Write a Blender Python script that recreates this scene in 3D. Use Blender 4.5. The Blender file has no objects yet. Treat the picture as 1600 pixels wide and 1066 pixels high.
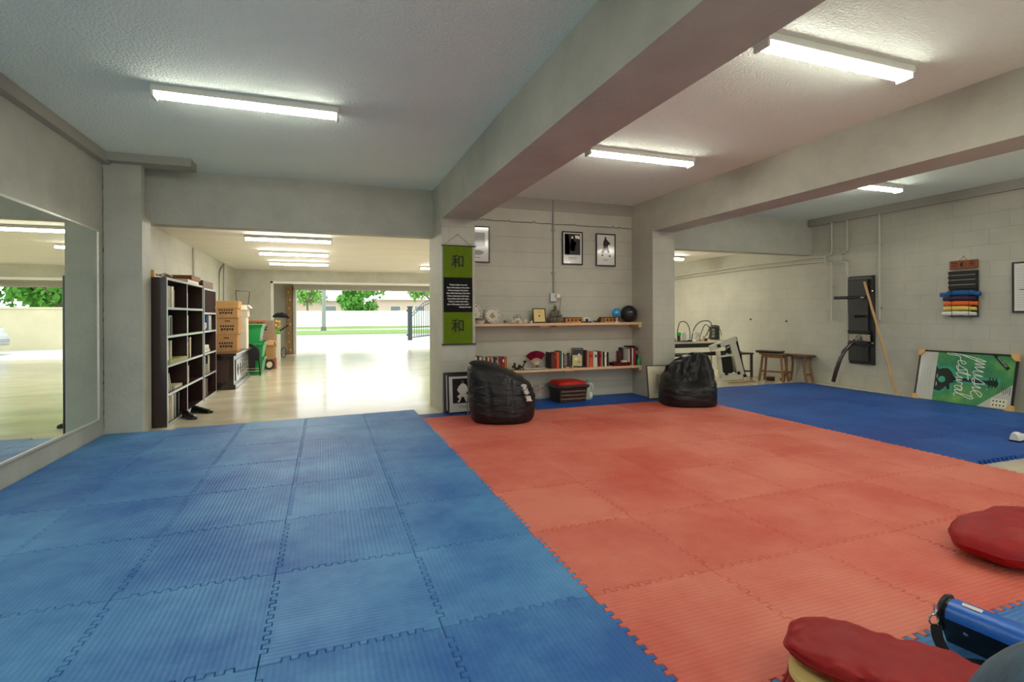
import bpy, bmesh, math, random
from mathutils import Vector, Matrix, noise
PI = math.pi
SC = bpy.context.scene
COL = SC.collection
# ------------------------------------------------------------------ camera
YAW, ROLL, FPX = 0.34765, -0.00427, 806.8
EYE = Vector((0, 0, 1.17))
F = Vector((math.sin(YAW), math.cos(YAW), 0))
R = Vector((math.cos(YAW), -math.sin(YAW), 0))
U = Vector((0, 0, 1))
Rr = R*math.cos(ROLL)+U*math.sin(ROLL)
Ur = U*math.cos(ROLL)-R*math.sin(ROLL)
cam = bpy.data.cameras.new('camera'); cam_o = bpy.data.objects.new('camera', cam); COL.objects.link(cam_o)
cam.sensor_width = 36; cam.lens = FPX/1600*36; cam.shift_y = -(533-491.85)/1600
cam.clip_start = .05; cam.clip_end = 500
cam_o.matrix_world = Matrix(((Rr.x, Ur.x, -F.x, EYE.x), (Rr.y, Ur.y, -F.y, EYE.y), (Rr.z, Ur.z, -F.z, EYE.z), (0, 0, 0, 1)))
SC.camera = cam_o
# ------------------------------------------------------------------ world, sun, exposure
LAMP = 28.0
w = bpy.data.worlds.new('world'); SC.world = w; w.use_nodes = True
w.node_tree.nodes['Background'].inputs[0].default_value = (.93, .97, 1, 1)
w.node_tree.nodes['Background'].inputs[1].default_value = 1.7
sun = bpy.data.lights.new('sun', 'SUN'); sun.energy = 1.5; sun.angle = .2; sun.color = (1, .97, .9)
so = bpy.data.objects.new('sun', sun); COL.objects.link(so); so.rotation_euler = (math.radians(-28), math.radians(20), 0)
SC.view_settings.view_transform = 'Standard'; SC.view_settings.look = 'None'
SC.view_settings.exposure = 0.5; SC.view_settings.gamma = 1; SC.view_settings.use_curve_mapping = False
SC.cycles.max_bounces = 10; SC.cycles.diffuse_bounces = 6; SC.cycles.glossy_bounces = 5
rnd = random.Random(7)

# ------------------------------------------------------------------ materials
def lin(c):
    o = []
    for v in c[:3]:
        v /= 255
        o.append(v/12.92 if v <= .04045 else ((v+.055)/1.055)**2.4)
    return (*o, 1)
_M = {}
def M(name, col, rough=.6, metal=0, bump=None, var=None, coat=0, emit=None, stretch=None, spec=.5, alpha=None):
    """bump=(scale,strength,distance)  var=(scale,amount)"""
    if name in _M: return _M[name]
    m = bpy.data.materials.new(name); m.use_nodes = True
    nt = m.node_tree; b = nt.nodes['Principled BSDF']
    c = lin(col)
    b.inputs['Base Color'].default_value = c
    b.inputs['Roughness'].default_value = rough; b.inputs['Metallic'].default_value = metal
    b.inputs['Coat Weight'].default_value = coat; b.inputs['Coat Roughness'].default_value = .08
    b.inputs['Specular IOR Level'].default_value = spec
    if alpha: b.inputs['Transmission Weight'].default_value = alpha
    if emit:
        b.inputs['Emission Color'].default_value = lin(emit[0]); b.inputs['Emission Strength'].default_value = emit[1]
    tc = None
    if bump or var:
        tc = nt.nodes.new('ShaderNodeTexCoord'); mp = nt.nodes.new('ShaderNodeMapping')
        nt.links.new(tc.outputs['Object'], mp.inputs[0])
        if stretch: mp.inputs['Scale'].default_value = stretch
    if bump:
        n = nt.nodes.new('ShaderNodeTexNoise'); n.inputs['Scale'].default_value = bump[0]; n.inputs['Detail'].default_value = 4
        nt.links.new(mp.outputs[0], n.inputs[0])
        bp = nt.nodes.new('ShaderNodeBump'); bp.inputs['Strength'].default_value = bump[1]; bp.inputs['Distance'].default_value = bump[2]
        nt.links.new(n.outputs[0], bp.inputs['Height']); nt.links.new(bp.outputs[0], b.inputs['Normal'])
    if var:
        n = nt.nodes.new('ShaderNodeTexNoise'); n.inputs['Scale'].default_value = var[0]; n.inputs['Detail'].default_value = 6
        n.inputs['Roughness'].default_value = .65
        nt.links.new(mp.outputs[0], n.inputs[0])
        r = nt.nodes.new('ShaderNodeValToRGB')
        a = var[1]; r.color_ramp.elements[0].position = .3; r.color_ramp.elements[1].position = .7
        r.color_ramp.elements[0].color = tuple(x*(1-a) for x in c[:3])+(1,)
        r.color_ramp.elements[1].color = tuple(min(1, x*(1+a)) for x in c[:3])+(1,)
        nt.links.new(n.outputs[0], r.inputs[0]); nt.links.new(r.outputs[0], b.inputs['Base Color'])
    _M[name] = m
    return m

def math_node(nt, op, a=None, b=None, va=None, vb=None):
    n = nt.nodes.new('ShaderNodeMath'); n.operation = op
    if a is not None: nt.links.new(a, n.inputs[0])
    if b is not None: nt.links.new(b, n.inputs[1])
    if va is not None: n.inputs[0].default_value = va
    if vb is not None: n.inputs[1].default_value = vb
    return n.outputs[0]

def wall_mat(name, col, joint=.5, vert=False, stain=.12):
    """painted concrete block: courses every 0.203 m, running bond where vert"""
    m = M(name, col, .62, var=(1.3, stain)); nt = m.node_tree; b = nt.nodes['Principled BSDF']
    tc = [n for n in nt.nodes if n.type == 'TEX_COORD'][0]
    sp = nt.nodes.new('ShaderNodeSeparateXYZ'); nt.links.new(tc.outputs['Object'], sp.inputs[0])
    xy = math_node(nt, 'ADD', sp.outputs[0], sp.outputs[1])
    cb = nt.nodes.new('ShaderNodeCombineXYZ'); nt.links.new(xy, cb.inputs[0]); nt.links.new(sp.outputs[2], cb.inputs[1])
    br = nt.nodes.new('ShaderNodeTexBrick'); nt.links.new(cb.outputs[0], br.inputs[0])
    br.inputs['Scale'].default_value = 1; br.inputs['Brick Width'].default_value = .406 if vert else 60
    br.inputs['Row Height'].default_value = .203; br.inputs['Mortar Size'].default_value = .004; br.inputs['Mortar Smooth'].default_value = .4
    n = nt.nodes.new('ShaderNodeTexNoise'); n.inputs['Scale'].default_value = 30; n.inputs['Detail'].default_value = 5
    nt.links.new(tc.outputs['Object'], n.inputs[0])
    h = math_node(nt, 'MULTIPLY_ADD', br.outputs['Fac'], None, None, -joint); h.node.inputs[2].default_value = 0
    hh = math_node(nt, 'MULTIPLY', n.outputs[0], None, None, .35)
    h2 = math_node(nt, 'ADD', h, hh)
    bp = nt.nodes.new('ShaderNodeBump'); bp.inputs['Strength'].default_value = .5; bp.inputs['Distance'].default_value = .008
    nt.links.new(h2, bp.inputs['Height']); nt.links.new(bp.outputs[0], b.inputs['Normal'])
    mx = nt.nodes.new('ShaderNodeMix'); mx.data_type = 'RGBA'; mx.blend_type = 'MULTIPLY'
    src = b.inputs['Base Color'].links[0].from_socket
    fm = math_node(nt, 'MULTIPLY', br.outputs['Fac'], None, None, joint)
    nt.links.new(fm, mx.inputs[0]); nt.links.new(src, mx.inputs[6]); mx.inputs[7].default_value = (.55, .53, .5, 1)
    nt.links.new(mx.outputs[2], b.inputs['Base Color'])
    return m

def mat_tile(name, col, pale, along_x, worn):
    """EVA foam: fine parallel ridges plus worn pale patches"""
    m = M(name, col, .55, spec=.35); nt = m.node_tree; b = nt.nodes['Principled BSDF']
    tc = nt.nodes.new('ShaderNodeTexCoord')
    geo = nt.nodes.new('ShaderNodeNewGeometry')
    sp = nt.nodes.new('ShaderNodeSeparateXYZ'); nt.links.new(tc.outputs['Object'], sp.inputs[0])
    ax = sp.outputs[1] if along_x else sp.outputs[0]
    s = math_node(nt, 'MULTIPLY', ax, None, None, 2*PI/.0215)
    s = math_node(nt, 'SINE', s)
    n = nt.nodes.new('ShaderNodeTexNoise'); n.inputs['Scale'].default_value = 140; nt.links.new(tc.outputs['Object'], n.inputs[0])
    h = math_node(nt, 'MULTIPLY_ADD', n.outputs[0], s, None, 1.0); h.node.inputs[1].default_value = .5
    nt.links.new(s, h.node.inputs[2])
    bp = nt.nodes.new('ShaderNodeBump'); bp.inputs['Strength'].default_value = .4; bp.inputs['Distance'].default_value = .001
    nt.links.new(h, bp.inputs['Height']); nt.links.new(bp.outputs[0], b.inputs['Normal'])
    n2 = nt.nodes.new('ShaderNodeTexNoise'); n2.inputs['Scale'].default_value = 1.1; n2.inputs['Detail'].default_value = 9; n2.inputs['Roughness'].default_value = .7
    nt.links.new(geo.outputs['Position'], n2.inputs[0])
    oi = nt.nodes.new('ShaderNodeObjectInfo')
    jr = math_node(nt, 'MULTIPLY_ADD', oi.outputs['Random'], None, None, .1); jr.node.inputs[2].default_value = -.05
    f = math_node(nt, 'ADD', n2.outputs[0], jr)
    r = nt.nodes.new('ShaderNodeValToRGB'); e = r.color_ramp.elements
    e[0].position = .36; e[1].position = .62; e[0].color = lin(col); e[1].color = lin(pale)
    nt.links.new(f, r.inputs[0])
    # ridge crests slightly paler, grooves slightly darker
    g = math_node(nt, 'MULTIPLY_ADD', s, None, None, .05); g.node.inputs[2].default_value = 1
    vm = nt.nodes.new('ShaderNodeVectorMath'); vm.operation = 'SCALE'
    nt.links.new(r.outputs[0], vm.inputs[0]); nt.links.new(g, vm.inputs['Scale'])
    nt.links.new(vm.outputs[0], b.inputs['Base Color'])
    return m

PAINT = wall_mat('painted_block', (181, 180, 165), .5)
PAINTV = wall_mat('painted_block_bond', (181, 180, 165), .3, True)
PLASTER = M('painted_concrete', (180, 180, 166), .62, bump=(28, .35, .01), var=(2.2, .12))
ROUGHPL = M('rough_concrete', (194, 192, 174), .8, bump=(22, .9, .03), var=(6, .22))
CEIL = M('textured_ceiling', (240, 252, 241), .8, bump=(60, .85, .022))
CEIL2 = M('smooth_ceiling', (240, 238, 230), .7, bump=(9, .3, .02), var=(1.5, .05), stretch=(.5, 3, 1))
CONC = M('sealed_concrete', (210, 200, 175), .22, bump=(2.2, .25, .012), var=(1.6, .2), stretch=(.6, 1.5, 1), coat=.35)
CONC_IN = CONC
DRIVE = M('driveway', (196, 194, 186), .8, var=(.5, .12), bump=(8, .2, .01))
WHITE = M('white_paint', (225, 224, 218), .45)
TRIMP = M('beige_trim_paint', (158, 155, 143), .6, bump=(20, .2, .01))

# ------------------------------------------------------------------ geometry helpers
def V(*a): return Vector(a)
class G:
    def __init__(s): s.bm = bmesh.new()
    def box(s, a, b, rot=None, piv=None, bev=0):
        a = Vector(a); b = Vector(b); c = (a+b)/2; d = b-a
        t = bmesh.ops.create_cube(s.bm, size=1)
        vs = t['verts']; mt = Matrix.Translation(c) @ Matrix.Diagonal((abs(d.x), abs(d.y), abs(d.z), 1))
        if rot is not None:
            p = Vector(piv) if piv is not None else c
            mt = Matrix.Translation(p) @ rot @ Matrix.Translation(-p) @ mt
        bmesh.ops.transform(s.bm, matrix=mt, verts=vs)
        if bev:
            es = list({e for v in vs for e in v.link_edges})
            bmesh.ops.bevel(s.bm, geom=es, offset=bev, segments=2, affect='EDGES', profile=.5)
        return s
    def cyl(s, p, q, r, r2=None, n=14, cap=True):
        p = Vector(p); q = Vector(q); d = q-p; L = d.length
        if L < 1e-6: return s
        mt = Matrix.Translation((p+q)/2) @ d.to_track_quat('Z', 'Y').to_matrix().to_4x4()
        bmesh.ops.create_cone(s.bm, cap_ends=cap, segments=n, radius1=r, radius2=r if r2 is None else r2, depth=L, matrix=mt)
        return s
    def ball(s, c, r, sx=1, sy=1, sz=1, n=14):
        bmesh.ops.create_uvsphere(s.bm, u_segments=n, v_segments=max(6, n*2//3), radius=1, matrix=Matrix.Translation(c) @ Matrix.Diagonal((r*sx, r*sy, r*sz, 1)))
        return s
    def tube(s, pts, r, n=8, closed=False):
        pts = [Vector(p) for p in pts]; N = len(pts); rings = []
        up = Vector((0, 0, 1)); prev = None
        for i, p in enumerate(pts):
            if closed: t = pts[(i+1) % N]-pts[i-1]
            else: t = pts[min(i+1, N-1)]-pts[max(i-1, 0)]
            t.normalize()
            if prev is None:
                a = t.cross(up)
                if a.length < .05: a = t.cross(Vector((1, 0, 0)))
            else: a = prev-t*prev.dot(t)
            a.normalize(); prev = a; b = t.cross(a)
            rr = r[i] if isinstance(r, (list, tuple)) else r
            rings.append([s.bm.verts.new(p+(a*math.cos(k*2*PI/n)+b*math.sin(k*2*PI/n))*rr) for k in range(n)])
        for i in range(N if closed else N-1):
            A = rings[i]; B = rings[(i+1) % N]
            for k in range(n): s.bm.faces.new((A[k], A[(k+1) % n], B[(k+1) % n], B[k]))
        if not closed:
            s.bm.faces.new(rings[0][::-1]); s.bm.faces.new(rings[-1])
        return s
    def lathe(s, prof, c=(0, 0, 0), n=24, mt=None):
        c = Vector(c); rings = []
        T_ = mt if mt is not None else Matrix()
        for r, z in prof:
            rings.append([s.bm.verts.new(c+(T_ @ Vector((max(r, 1e-4)*math.cos(k*2*PI/n), max(r, 1e-4)*math.sin(k*2*PI/n), z)))) for k in range(n)])
        for A, B in zip(rings, rings[1:]):
            for k in range(n): s.bm.faces.new((A[k], A[(k+1) % n], B[(k+1) % n], B[k]))
        return s
    def prism(s, poly, o, u, v, d):
        """polygon poly (2D) at origin o in axes u,v, extruded by vector d"""
        o = Vector(o); u = Vector(u); v = Vector(v); d = Vector(d)
        A = [s.bm.verts.new(o+u*p[0]+v*p[1]) for p in poly]; B = [s.bm.verts.new(o+u*p[0]+v*p[1]+d) for p in poly]
        n = len(poly); s.bm.faces.new(A[::-1]); s.bm.faces.new(B)
        for k in range(n): s.bm.faces.new((A[k], A[(k+1) % n], B[(k+1) % n], B[k]))
        return s
    def quads(s, vs, fs):
        bv = [s.bm.verts.new(p) for p in vs]
        for f in fs:
            try: s.bm.faces.new([bv[i] for i in f])
            except ValueError: pass
        return s

def obj(name, g, m, parent=None, smooth=False, local=False):
    bm = g.bm
    bmesh.ops.recalc_face_normals(bm, faces=bm.faces)
    me = bpy.data.meshes.new(name); 
    if parent is not None and not local:
        bm.transform(WM(parent).inverted())
    bm.to_mesh(me); bm.free(); me.materials.append(m)
    o = bpy.data.objects.new(name, me); COL.objects.link(o)
    if smooth:
        for p in me.polygons: p.use_smooth = True
        try: me.set_sharp_from_angle(angle=math.radians(42 if smooth is True else smooth))
        except Exception: pass
    if parent is not None: o.parent = parent
    return o
def WM(o):
    m = o.matrix_basis.copy()
    while o.parent: o = o.parent; m = o.matrix_basis @ m
    return m
def tag(o, label, cat=None, group=None, kind=None):
    if label: o['label'] = label
    if cat: o['category'] = cat
    if group: o['group'] = group
    if kind: o['kind'] = kind
    return o
def thing(name, label, cat, loc=(0, 0, 0), group=None, rz=0, rot=None):
    o = bpy.data.objects.new(name, None); COL.objects.link(o); o.empty_display_size = .1
    o.location = loc
    o.rotation_euler = rot if rot else (0, 0, rz)
    return tag(o, label, cat, group)
def single(name, g, m, label, cat, group=None, smooth=False, kind=None):
    """a thing that is one mesh: origin moved to the middle of its base"""
    bm = g.bm; xs = [v.co for v in bm.verts]
    lo = Vector((min(v.x for v in xs), min(v.y for v in xs), min(v.z for v in xs))); hi = Vector((max(v.x for v in xs), max(v.y for v in xs), 0))
    c = Vector(((lo.x+hi.x)/2, (lo.y+hi.y)/2, lo.z))
    bm.transform(Matrix.Translation(-c))
    o = obj(name, g, m, smooth=smooth); o.location = c
    return tag(o, label, cat, group, kind)
def struct(name, g, m, label=None):
    o = obj(name, g, m); o['kind'] = 'structure'
    if label: o['label'] = label
    return o
def text(body, size, m, parent, mt, name='lettering', align='CENTER', shear=0, ext=.0006, space=1, bold=0, sx=1, line=1):
    cu = bpy.data.curves.new('t', 'FONT'); cu.body = body; cu.size = size; cu.align_x = align; cu.align_y = 'CENTER'
    cu.extrude = ext; cu.shear = shear; cu.space_character = space; cu.offset = bold; cu.resolution_u = 4; cu.space_line = line
    t = bpy.data.objects.new('t', cu); COL.objects.link(t)
    bpy.context.view_layer.update()
    me = bpy.data.meshes.new_from_object(t.evaluated_get(bpy.context.evaluated_depsgraph_get()))
    bpy.data.objects.remove(t); bpy.data.curves.remove(cu)
    me.transform(mt @ Matrix.Diagonal((sx, 1, 1, 1))); me.materials.clear(); me.materials.append(m)
    me.name = name
    o = bpy.data.objects.new(name, me); COL.objects.link(o); o.parent = parent
    return o
def faceM(org, right, up):
    """matrix mapping text XY to a plane"""
    r = Vector(right).normalized(); u = Vector(up).normalized(); n = r.cross(u)
    return Matrix(((r.x, u.x, n.x, org[0]), (r.y, u.y, n.y, org[1]), (r.z, u.z, n.z, org[2]), (0, 0, 0, 1)))
def on(d, px_, py_):
    """ray through a photograph pixel, used only to read off sizes while building"""
    return EYE+(F+Rr*((px_-800)/FPX)+Ur*((491.85-py_)/FPX))*d

FL = -.03
CZ, BZ = 2.78, 2.38     # ceiling heights: front room, garage behind
XR = 7.9                # right wall
# ------------------------------------------------------------------ structure
struct('floor', G().box((-2.6, -4.2, FL-.1), (8.2, 18.0, FL)), CONC_IN)
struct('floor_outside', G().box((-30, -40, FL-.14), (30, -4.2, FL-.04)).box((-60, 18.0, FL-.14), (70, 31, FL-.04)).box((-60, 31, -.2), (70, 110, -.12)), DRIVE)
struct('ceiling', G().box((-2.4, -4.2, CZ), (8.2, 6.95, CZ+.15)), CEIL)
struct('ceiling_garage', G().box((-2.5, 6.78, BZ), (8.2, 18, BZ+.15)), CEIL2)
struct('wall_left', G().box((-2.25, -4.2, FL), (-2.07, 6.55, CZ)), PLASTER)
struct('wall_left_garage', G().box((-2.4, 6.5, FL), (-2.17, 18, CZ)), PAINTV)
struct('wall_right', G().box((XR, -4.2, FL), (XR+.2, 18, CZ)), PAINTV)
struct('wall_front', G().box((-2.3, -4.2, FL), (-.6, -4.0, CZ)).box((-.6, -4.2, 2.3), (6.6, -4.0, CZ)).box((6.6, -4.2, FL), (8.2, -4.0, CZ)), PLASTER)
struct('wall_back', G().box((1.5, 6.62, FL), (4.5, 6.85, CZ)), PAINT)
struct('column_left', G().box((-2.12, 6.2, FL), (-1.74, 6.48, 2.2)).box((-2.12, 6.2, 2.2), (-1.745, 6.3, CZ)), PLASTER)
struct('column_centre', G().box((1.32, 6.1, FL), (1.73, 6.88, 2.33)), PAINTV)
struct('column_right', G().box((4.30, 6.1, FL), (4.665, 6.88, 2.33)), PAINTV)
struct('beam_centre', G().box((1.32, -4, 2.33), (1.75, 6.86, CZ)), PLASTER)
struct('beam_right', G().box((4.30, -4, 2.33), (4.665, 6.86, CZ)), PLASTER)
# lintels of the two openings, each with its thin recessed strip above
for n, x0, x1 in (('lintel_left', -2.12, 1.33), ('lintel_right', 4.66, XR)):
    struct(n, G().box((x0, 6.6, 2.175), (x1, 6.8, 2.64)).box((x0, 6.64, 2.64), (x1, 6.8, CZ)), PLASTER)
struct('wall_end_left', G().box((-2.3, 6.5, FL), (-2.0, 6.8, 2.3)), ROUGHPL)
struct('trim_1', G().box((-2.08, -4, 2.68), (-2.0, 6.2, CZ)), TRIMP)
struct('trim_2', G().box((-2.08, 6.08, 2.70), (-1.28, 6.32, CZ)), TRIMP)
struct('trim_3', G().box((XR-.06, -4, 2.66), (XR+.01, 6.62, CZ)), TRIMP)
struct('trim_4', G().box((1.75, 6.605, 2.62), (4.3, 6.64, CZ)), TRIMP)
# rough crack line of plaster across the back wall
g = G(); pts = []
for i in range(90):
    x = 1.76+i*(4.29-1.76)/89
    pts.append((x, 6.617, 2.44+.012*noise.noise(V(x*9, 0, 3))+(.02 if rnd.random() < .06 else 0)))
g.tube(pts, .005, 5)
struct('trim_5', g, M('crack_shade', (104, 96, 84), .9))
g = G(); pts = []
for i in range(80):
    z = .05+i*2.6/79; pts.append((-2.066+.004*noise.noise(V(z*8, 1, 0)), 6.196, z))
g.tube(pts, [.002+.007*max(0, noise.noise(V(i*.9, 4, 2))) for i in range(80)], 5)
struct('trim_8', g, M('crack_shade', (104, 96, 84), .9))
# garage far wall with its wide opening, and the door plane behind
struct('wall_far', G().box((-2.3, 15, FL), (-1.33, 15.2, BZ)).box((-1.33, 15, 2.05), (6.2, 15.2, BZ)).box((6.2, 15, FL), (8.1, 15.2, BZ)), PLASTER)
struct('trim_6', G().box((-1.345, 14.985, FL), (-1.29, 15.22, 2.08)).box((-1.345, 14.985, 2.03), (6.2, 15.22, 2.08)), WHITE)
struct('wall_garage_door', G().box((-2.3, 17.6, FL), (-.93, 17.8, BZ)).box((-1.0, 17.6, 2.16), (6.6, 17.8, BZ)).box((6.3, 17.6, FL), (8.1, 17.8, BZ)), PLASTER)
struct('trim_7', G().box((-.93, 17.5, FL), (-.85, 17.9, 2.05)).box((-.93, 17.5, 2.0), (6.35, 17.9, 2.16)).box((-.9, 17.42, 1.97), (6.3, 17.5, 2.04)), M('garage_frame', (196, 196, 188), .5))
g = G().box((-1.125, 17.45, FL), (-.96, 17.58, 2.12))
wp = single('timber_post', g, M('old_timber', (150, 118, 80), .8, var=(7, .35), bump=(12, .5, .02), stretch=(3, 3, .6)), 'weathered brown timber post with nail heads standing beside the garage opening', 'post')
for z in (.1, .35, .62, .9, 1.15, 1.4, 1.66, 1.9): obj('nail_head', G().ball((-1.04+.03*math.sin(z*9), 17.445, z), .02, n=8), M('pale_metal', (230, 228, 215), .4), wp)

# ------------------------------------------------------------------ foam puzzle mats
PITCH = .0558; AMP = .022
def edge_pts(L, flat, sign, gap):
    """2D profile along an edge from 0..L: (s, offset)"""
    n = max(1, int(round(L/PITCH)))
    p = L/n; out = []
    if flat: return [(0, -gap*0), (L, 0)]
    out.append((0, 0))
    for k in range(n):
        if k in (0, n-1): continue
        a = k*p+p*.25; b = k*p+p*.75; o = AMP*sign
        out += [(a-.001, 0), (a+.001, o), (b-.001, o), (b+.001, 0)]
    out.append((L, 0))
    return out
def tile(name, x0, x1, y0, y1, m, label, group, flats='', y1b=None, gap=None):
    """flats: letters among l r b t for straight sides. Teeth of r and t stick out; l and b receive them."""
    gp = rnd.uniform(.0009, .0022) if gap is None else gap
    y1b = y1 if y1b is None else y1b
    P_ = []
    for s, o in edge_pts(x1-x0, 'b' in flats, 1, 0): P_.append((x0+s, y0+o))                  # bottom, left to right; neighbour's top teeth intrude
    for s, o in edge_pts(y1b-y0, 'r' in flats, 1, 0)[1:]: P_.append((x1+o, y0+s))
    tp = [(x0+s, (y1+(y1b-y1)*s/(x1-x0))+o) for s, o in edge_pts(x1-x0, 't' in flats, 1, 0)]
    P_ += tp[::-1][1:]
    lf = [(x0+o, y0+s) for s, o in edge_pts(y1-y0, 'l' in flats, 1, 0)]
    P_ += lf[::-1][1:-1]
    # inset by gap, then chamfer
    def inset(pts, d):
        n = len(pts); out = []
        for i in range(n):
            a = Vector(pts[i-1]); b = Vector(pts[i]); c = Vector(pts[(i+1) % n])
            e1 = (b-a); e2 = (c-b)
            if e1.length < 1e-7 or e2.length < 1e-7: out.append(tuple(b)); continue
            e1.normalize(); e2.normalize()
            n1 = Vector((-e1.y, e1.x)); n2 = Vector((-e2.y, e2.x)); k = n1+n2
            if k.length < .1: k = n1.copy()
            k = k/max(.4, k.dot(n1)) if abs(k.dot(n1)) > .05 else n1
            out.append((b.x+k.x*d, b.y+k.y*d))
        return out
    A = inset(P_, gp); B = inset(P_, gp+.0022)
    cx, cy = (x0+x1)/2, (y0+y1)/2
    N = len(A); vs = [(x-cx, y-cy, FL) for x, y in A]+[(x-cx, y-cy, -.0022) for x, y in A]+[(x-cx, y-cy, 0) for x, y in B]
    e = .03; nb = len(edge_pts(x1-x0, 'b' in flats, 1, 0)); nr = nb+len(edge_pts(y1b-y0, 'r' in flats, 1, 0))-1
    nt_ = nr+len(tp)-1; Q = []
    for k, (x, y) in enumerate(B):
        qx = min(max(x, x0+e), x1-e); qy = min(max(y, y0+e), min(y1, y1b)-e)
        if k < nb: qy = y0+e
        elif k < nr-1: qx = x1-e
        elif k < nt_: qy = (y1+(y1b-y1)*(qx-x0)/(x1-x0))-e
        else: qx = x0+e
        Q.append((qx-cx, qy-cy, 0))
    vs += Q; fs = [tuple(range(N))[::-1]]
    for k in range(N):
        j = (k+1) % N; fs.append((k, j, N+j, N+k)); fs.append((N+k, N+j, 2*N+j, 2*N+k)); fs.append((2*N+k, 2*N+j, 3*N+j, 3*N+k))
    fs.append(tuple(range(3*N, 4*N)))
    g = G().quads(vs, fs)
    o = obj(name, g, m); o.location = (cx, cy, 0)
    return tag(o, label, 'floor mat', group)
BL = {a: mat_tile('blue_foam_%d' % a, (34, 94, 164), (84, 142, 194), a, .5) for a in (0, 1)}
BR = {a: mat_tile('shaded_blue_foam_%d' % a, (14, 62, 140), (34, 92, 170), a, .3) for a in (0, 1)}  # darker copy of the blue foam, shade at back and right put into the colour
RD = {a: mat_tile('red_foam_%d' % a, (196, 84, 68), (215, 122, 103), a, .5) for a in (0, 1)}
ORD = ['first', 'second', 'third', 'fourth', 'fifth', 'sixth', 'seventh', 'eighth', 'ninth', 'tenth', 'eleventh', 'twelfth', 'thirteenth', 'fourteenth', 'fifteenth', 'sixteenth', 'seventeenth', 'eighteenth', 'nineteenth']
TX = .625
RX = .62; RY = (5.85-1.25)/7
# left blue field: five columns from the mirror wall to the red field
for c in range(5):
    x0 = 1.035-TX*(5-c); x1 = x0+TX
    if c == 0: x0 = -2.065
    ys = [1.25+RY*k for k in range(-2, 8)]
    for r_ in range(len(ys)-1):
        along = 1 if ((c*7+r_*3) % 5 == 0) else 0
        tile('foam_mat_tile', x0, x1, ys[r_], ys[r_+1], BL[along],
             'blue puzzle mat, %s row from the opening, %s from the mirror' % (ORD[len(ys)-2-r_], ORD[c]), 'blue mats on the left', 'l' if c == 0 else '')
    # row up to the column face, then the slanted border in the opening
    if c == 0:
        tile('foam_mat_tile', x0, x1, 5.85, 6.195, BL[0], 'blue foam puzzle mat cut straight against the left column beside the mirror wall', 'blue border mats', 'lrt')
    else:
        a = 6.235+.07*(x0+1.74)
        tile('foam_mat_tile', x0, x1 if c < 4 else 1.035, 5.85, a, BL[1 if c == 3 else 0], 'blue border mat along the garage opening, %s from the left column' % ORD[c-1], 'blue border mats', 't'+('l' if c == 1 else '')+('r' if c == 4 else ''), y1b=a+.07*TX)
# red field
for c in range(6):
    for r_ in range(7):
        x0 = 1.035+RX*c; y0 = 1.25+RY*r_
        tile('foam_mat_tile', x0, x0+RX, y0, y0+RY, RD[0 if (c+r_*2) % 7 == 3 else 1],
             'red puzzle mat, %s row from the shelves, %s from the left' % (ORD[6-r_], ORD[c]), 'red mats')
# blue strip at the foot of the shelf wall
for c in range(6):
    x0 = 1.035+RX*c; x1 = x0+RX
    tile('foam_mat_tile', x0, x1, 5.85, 6.09, BR[1], 'narrow blue mat strip behind the red mats, %s piece from the left' % ORD[c], 'blue strip behind the red mats', 't'+('l' if c == 0 else '')+('r' if c == 5 else ''))
for c in range(4):
    x0 = 1.76+c*.63; tile('foam_mat_tile', x0, min(x0+.63, 4.28), 6.092, 6.61, BR[1], 'blue mat under the wall shelves between the columns, %s from the left' % ORD[c], 'blue mats under the shelves', 'lrtb')
# right blue field
xs = [4.755, 5.38, 6.005, 6.63, 7.255, 7.63]; ys = [1.25+RY*k for k in range(2, 8)]+[6.6]
for c in range(5):
    for r_ in range(6):
        tile('foam_mat_tile', xs[c], xs[c+1], ys[r_], ys[r_+1], BR[1 if (c+r_) % 3 else 0],
             'shaded blue mat right of the red ones, %s row from its near edge, %s column' % (ORD[r_], ORD[c]), 'blue mats on the right', ('r' if c == 4 else '')+('t' if r_ == 5 else '')+('l' if r_ == 5 and c == 0 else ''))
# blue mats in front of the red field (towards the camera)
for c in range(5):
    x0 = 1.035+RX*c
    for k, y0 in enumerate((1.25-RY, 1.25-2*RY)):
        tile('foam_mat_tile', x0, x0+RX, y0, y0+RY, BL[1-k], 'blue mat nearer than the red mats, %s row, %s from left' % (ORD[k], ORD[c]), 'blue mats by the cushions')

# ------------------------------------------------------------------ ceiling lamps
TUBE = M('lit_diffuser', (255, 255, 255), .4, emit=((252, 250, 236), LAMP))
TUBE2 = M('lit_diffuser_bright', (255, 255, 255), .4, emit=((255, 250, 236), LAMP*1.9))
LWH = M('lamp_housing', (214, 214, 206), .4)
def lamp(x0, x1, y, cz, label, group='strip lamps'):
    t = thing('strip_lamp', label, 'ceiling lamp', ((x0+x1)/2, y, cz), group)
    obj('housing', G().box((x0, y-.06, cz-.0445), (x1, y+.06, cz), bev=.004), LWH, t)
    g = G(); n = 7; pr = []
    for k in range(n+1):
        a = PI+PI*k/n; pr.append((.05*math.cos(a), .034*math.sin(a)))
    g.prism(pr, (x0+.02, y, cz-.045), (0, 1, 0), (0, 0, 1), (x1-x0-.04, 0, 0))
    d = obj('diffuser', g, TUBE2 if cz < 2.5 else TUBE, t, smooth=True)
    for k, x in enumerate((x0, x1-.02)): obj('end_cap', G().box((x, y-.055, cz-.081), (x+.0195, y+.055, cz-.045), bev=.004), LWH, t)
    return t
lamp(-1.13, .11, 4.26, CZ, 'long white strip lamp lit on the ceiling above the left blue mats')
lamp(2.38, 3.62, 2.32, CZ, 'lit strip lamp between the beams, the one nearer the camera')
lamp(2.38, 3.60, 4.42, CZ, 'lit strip lamp between the beams, the one nearer the shelf wall')
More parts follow.
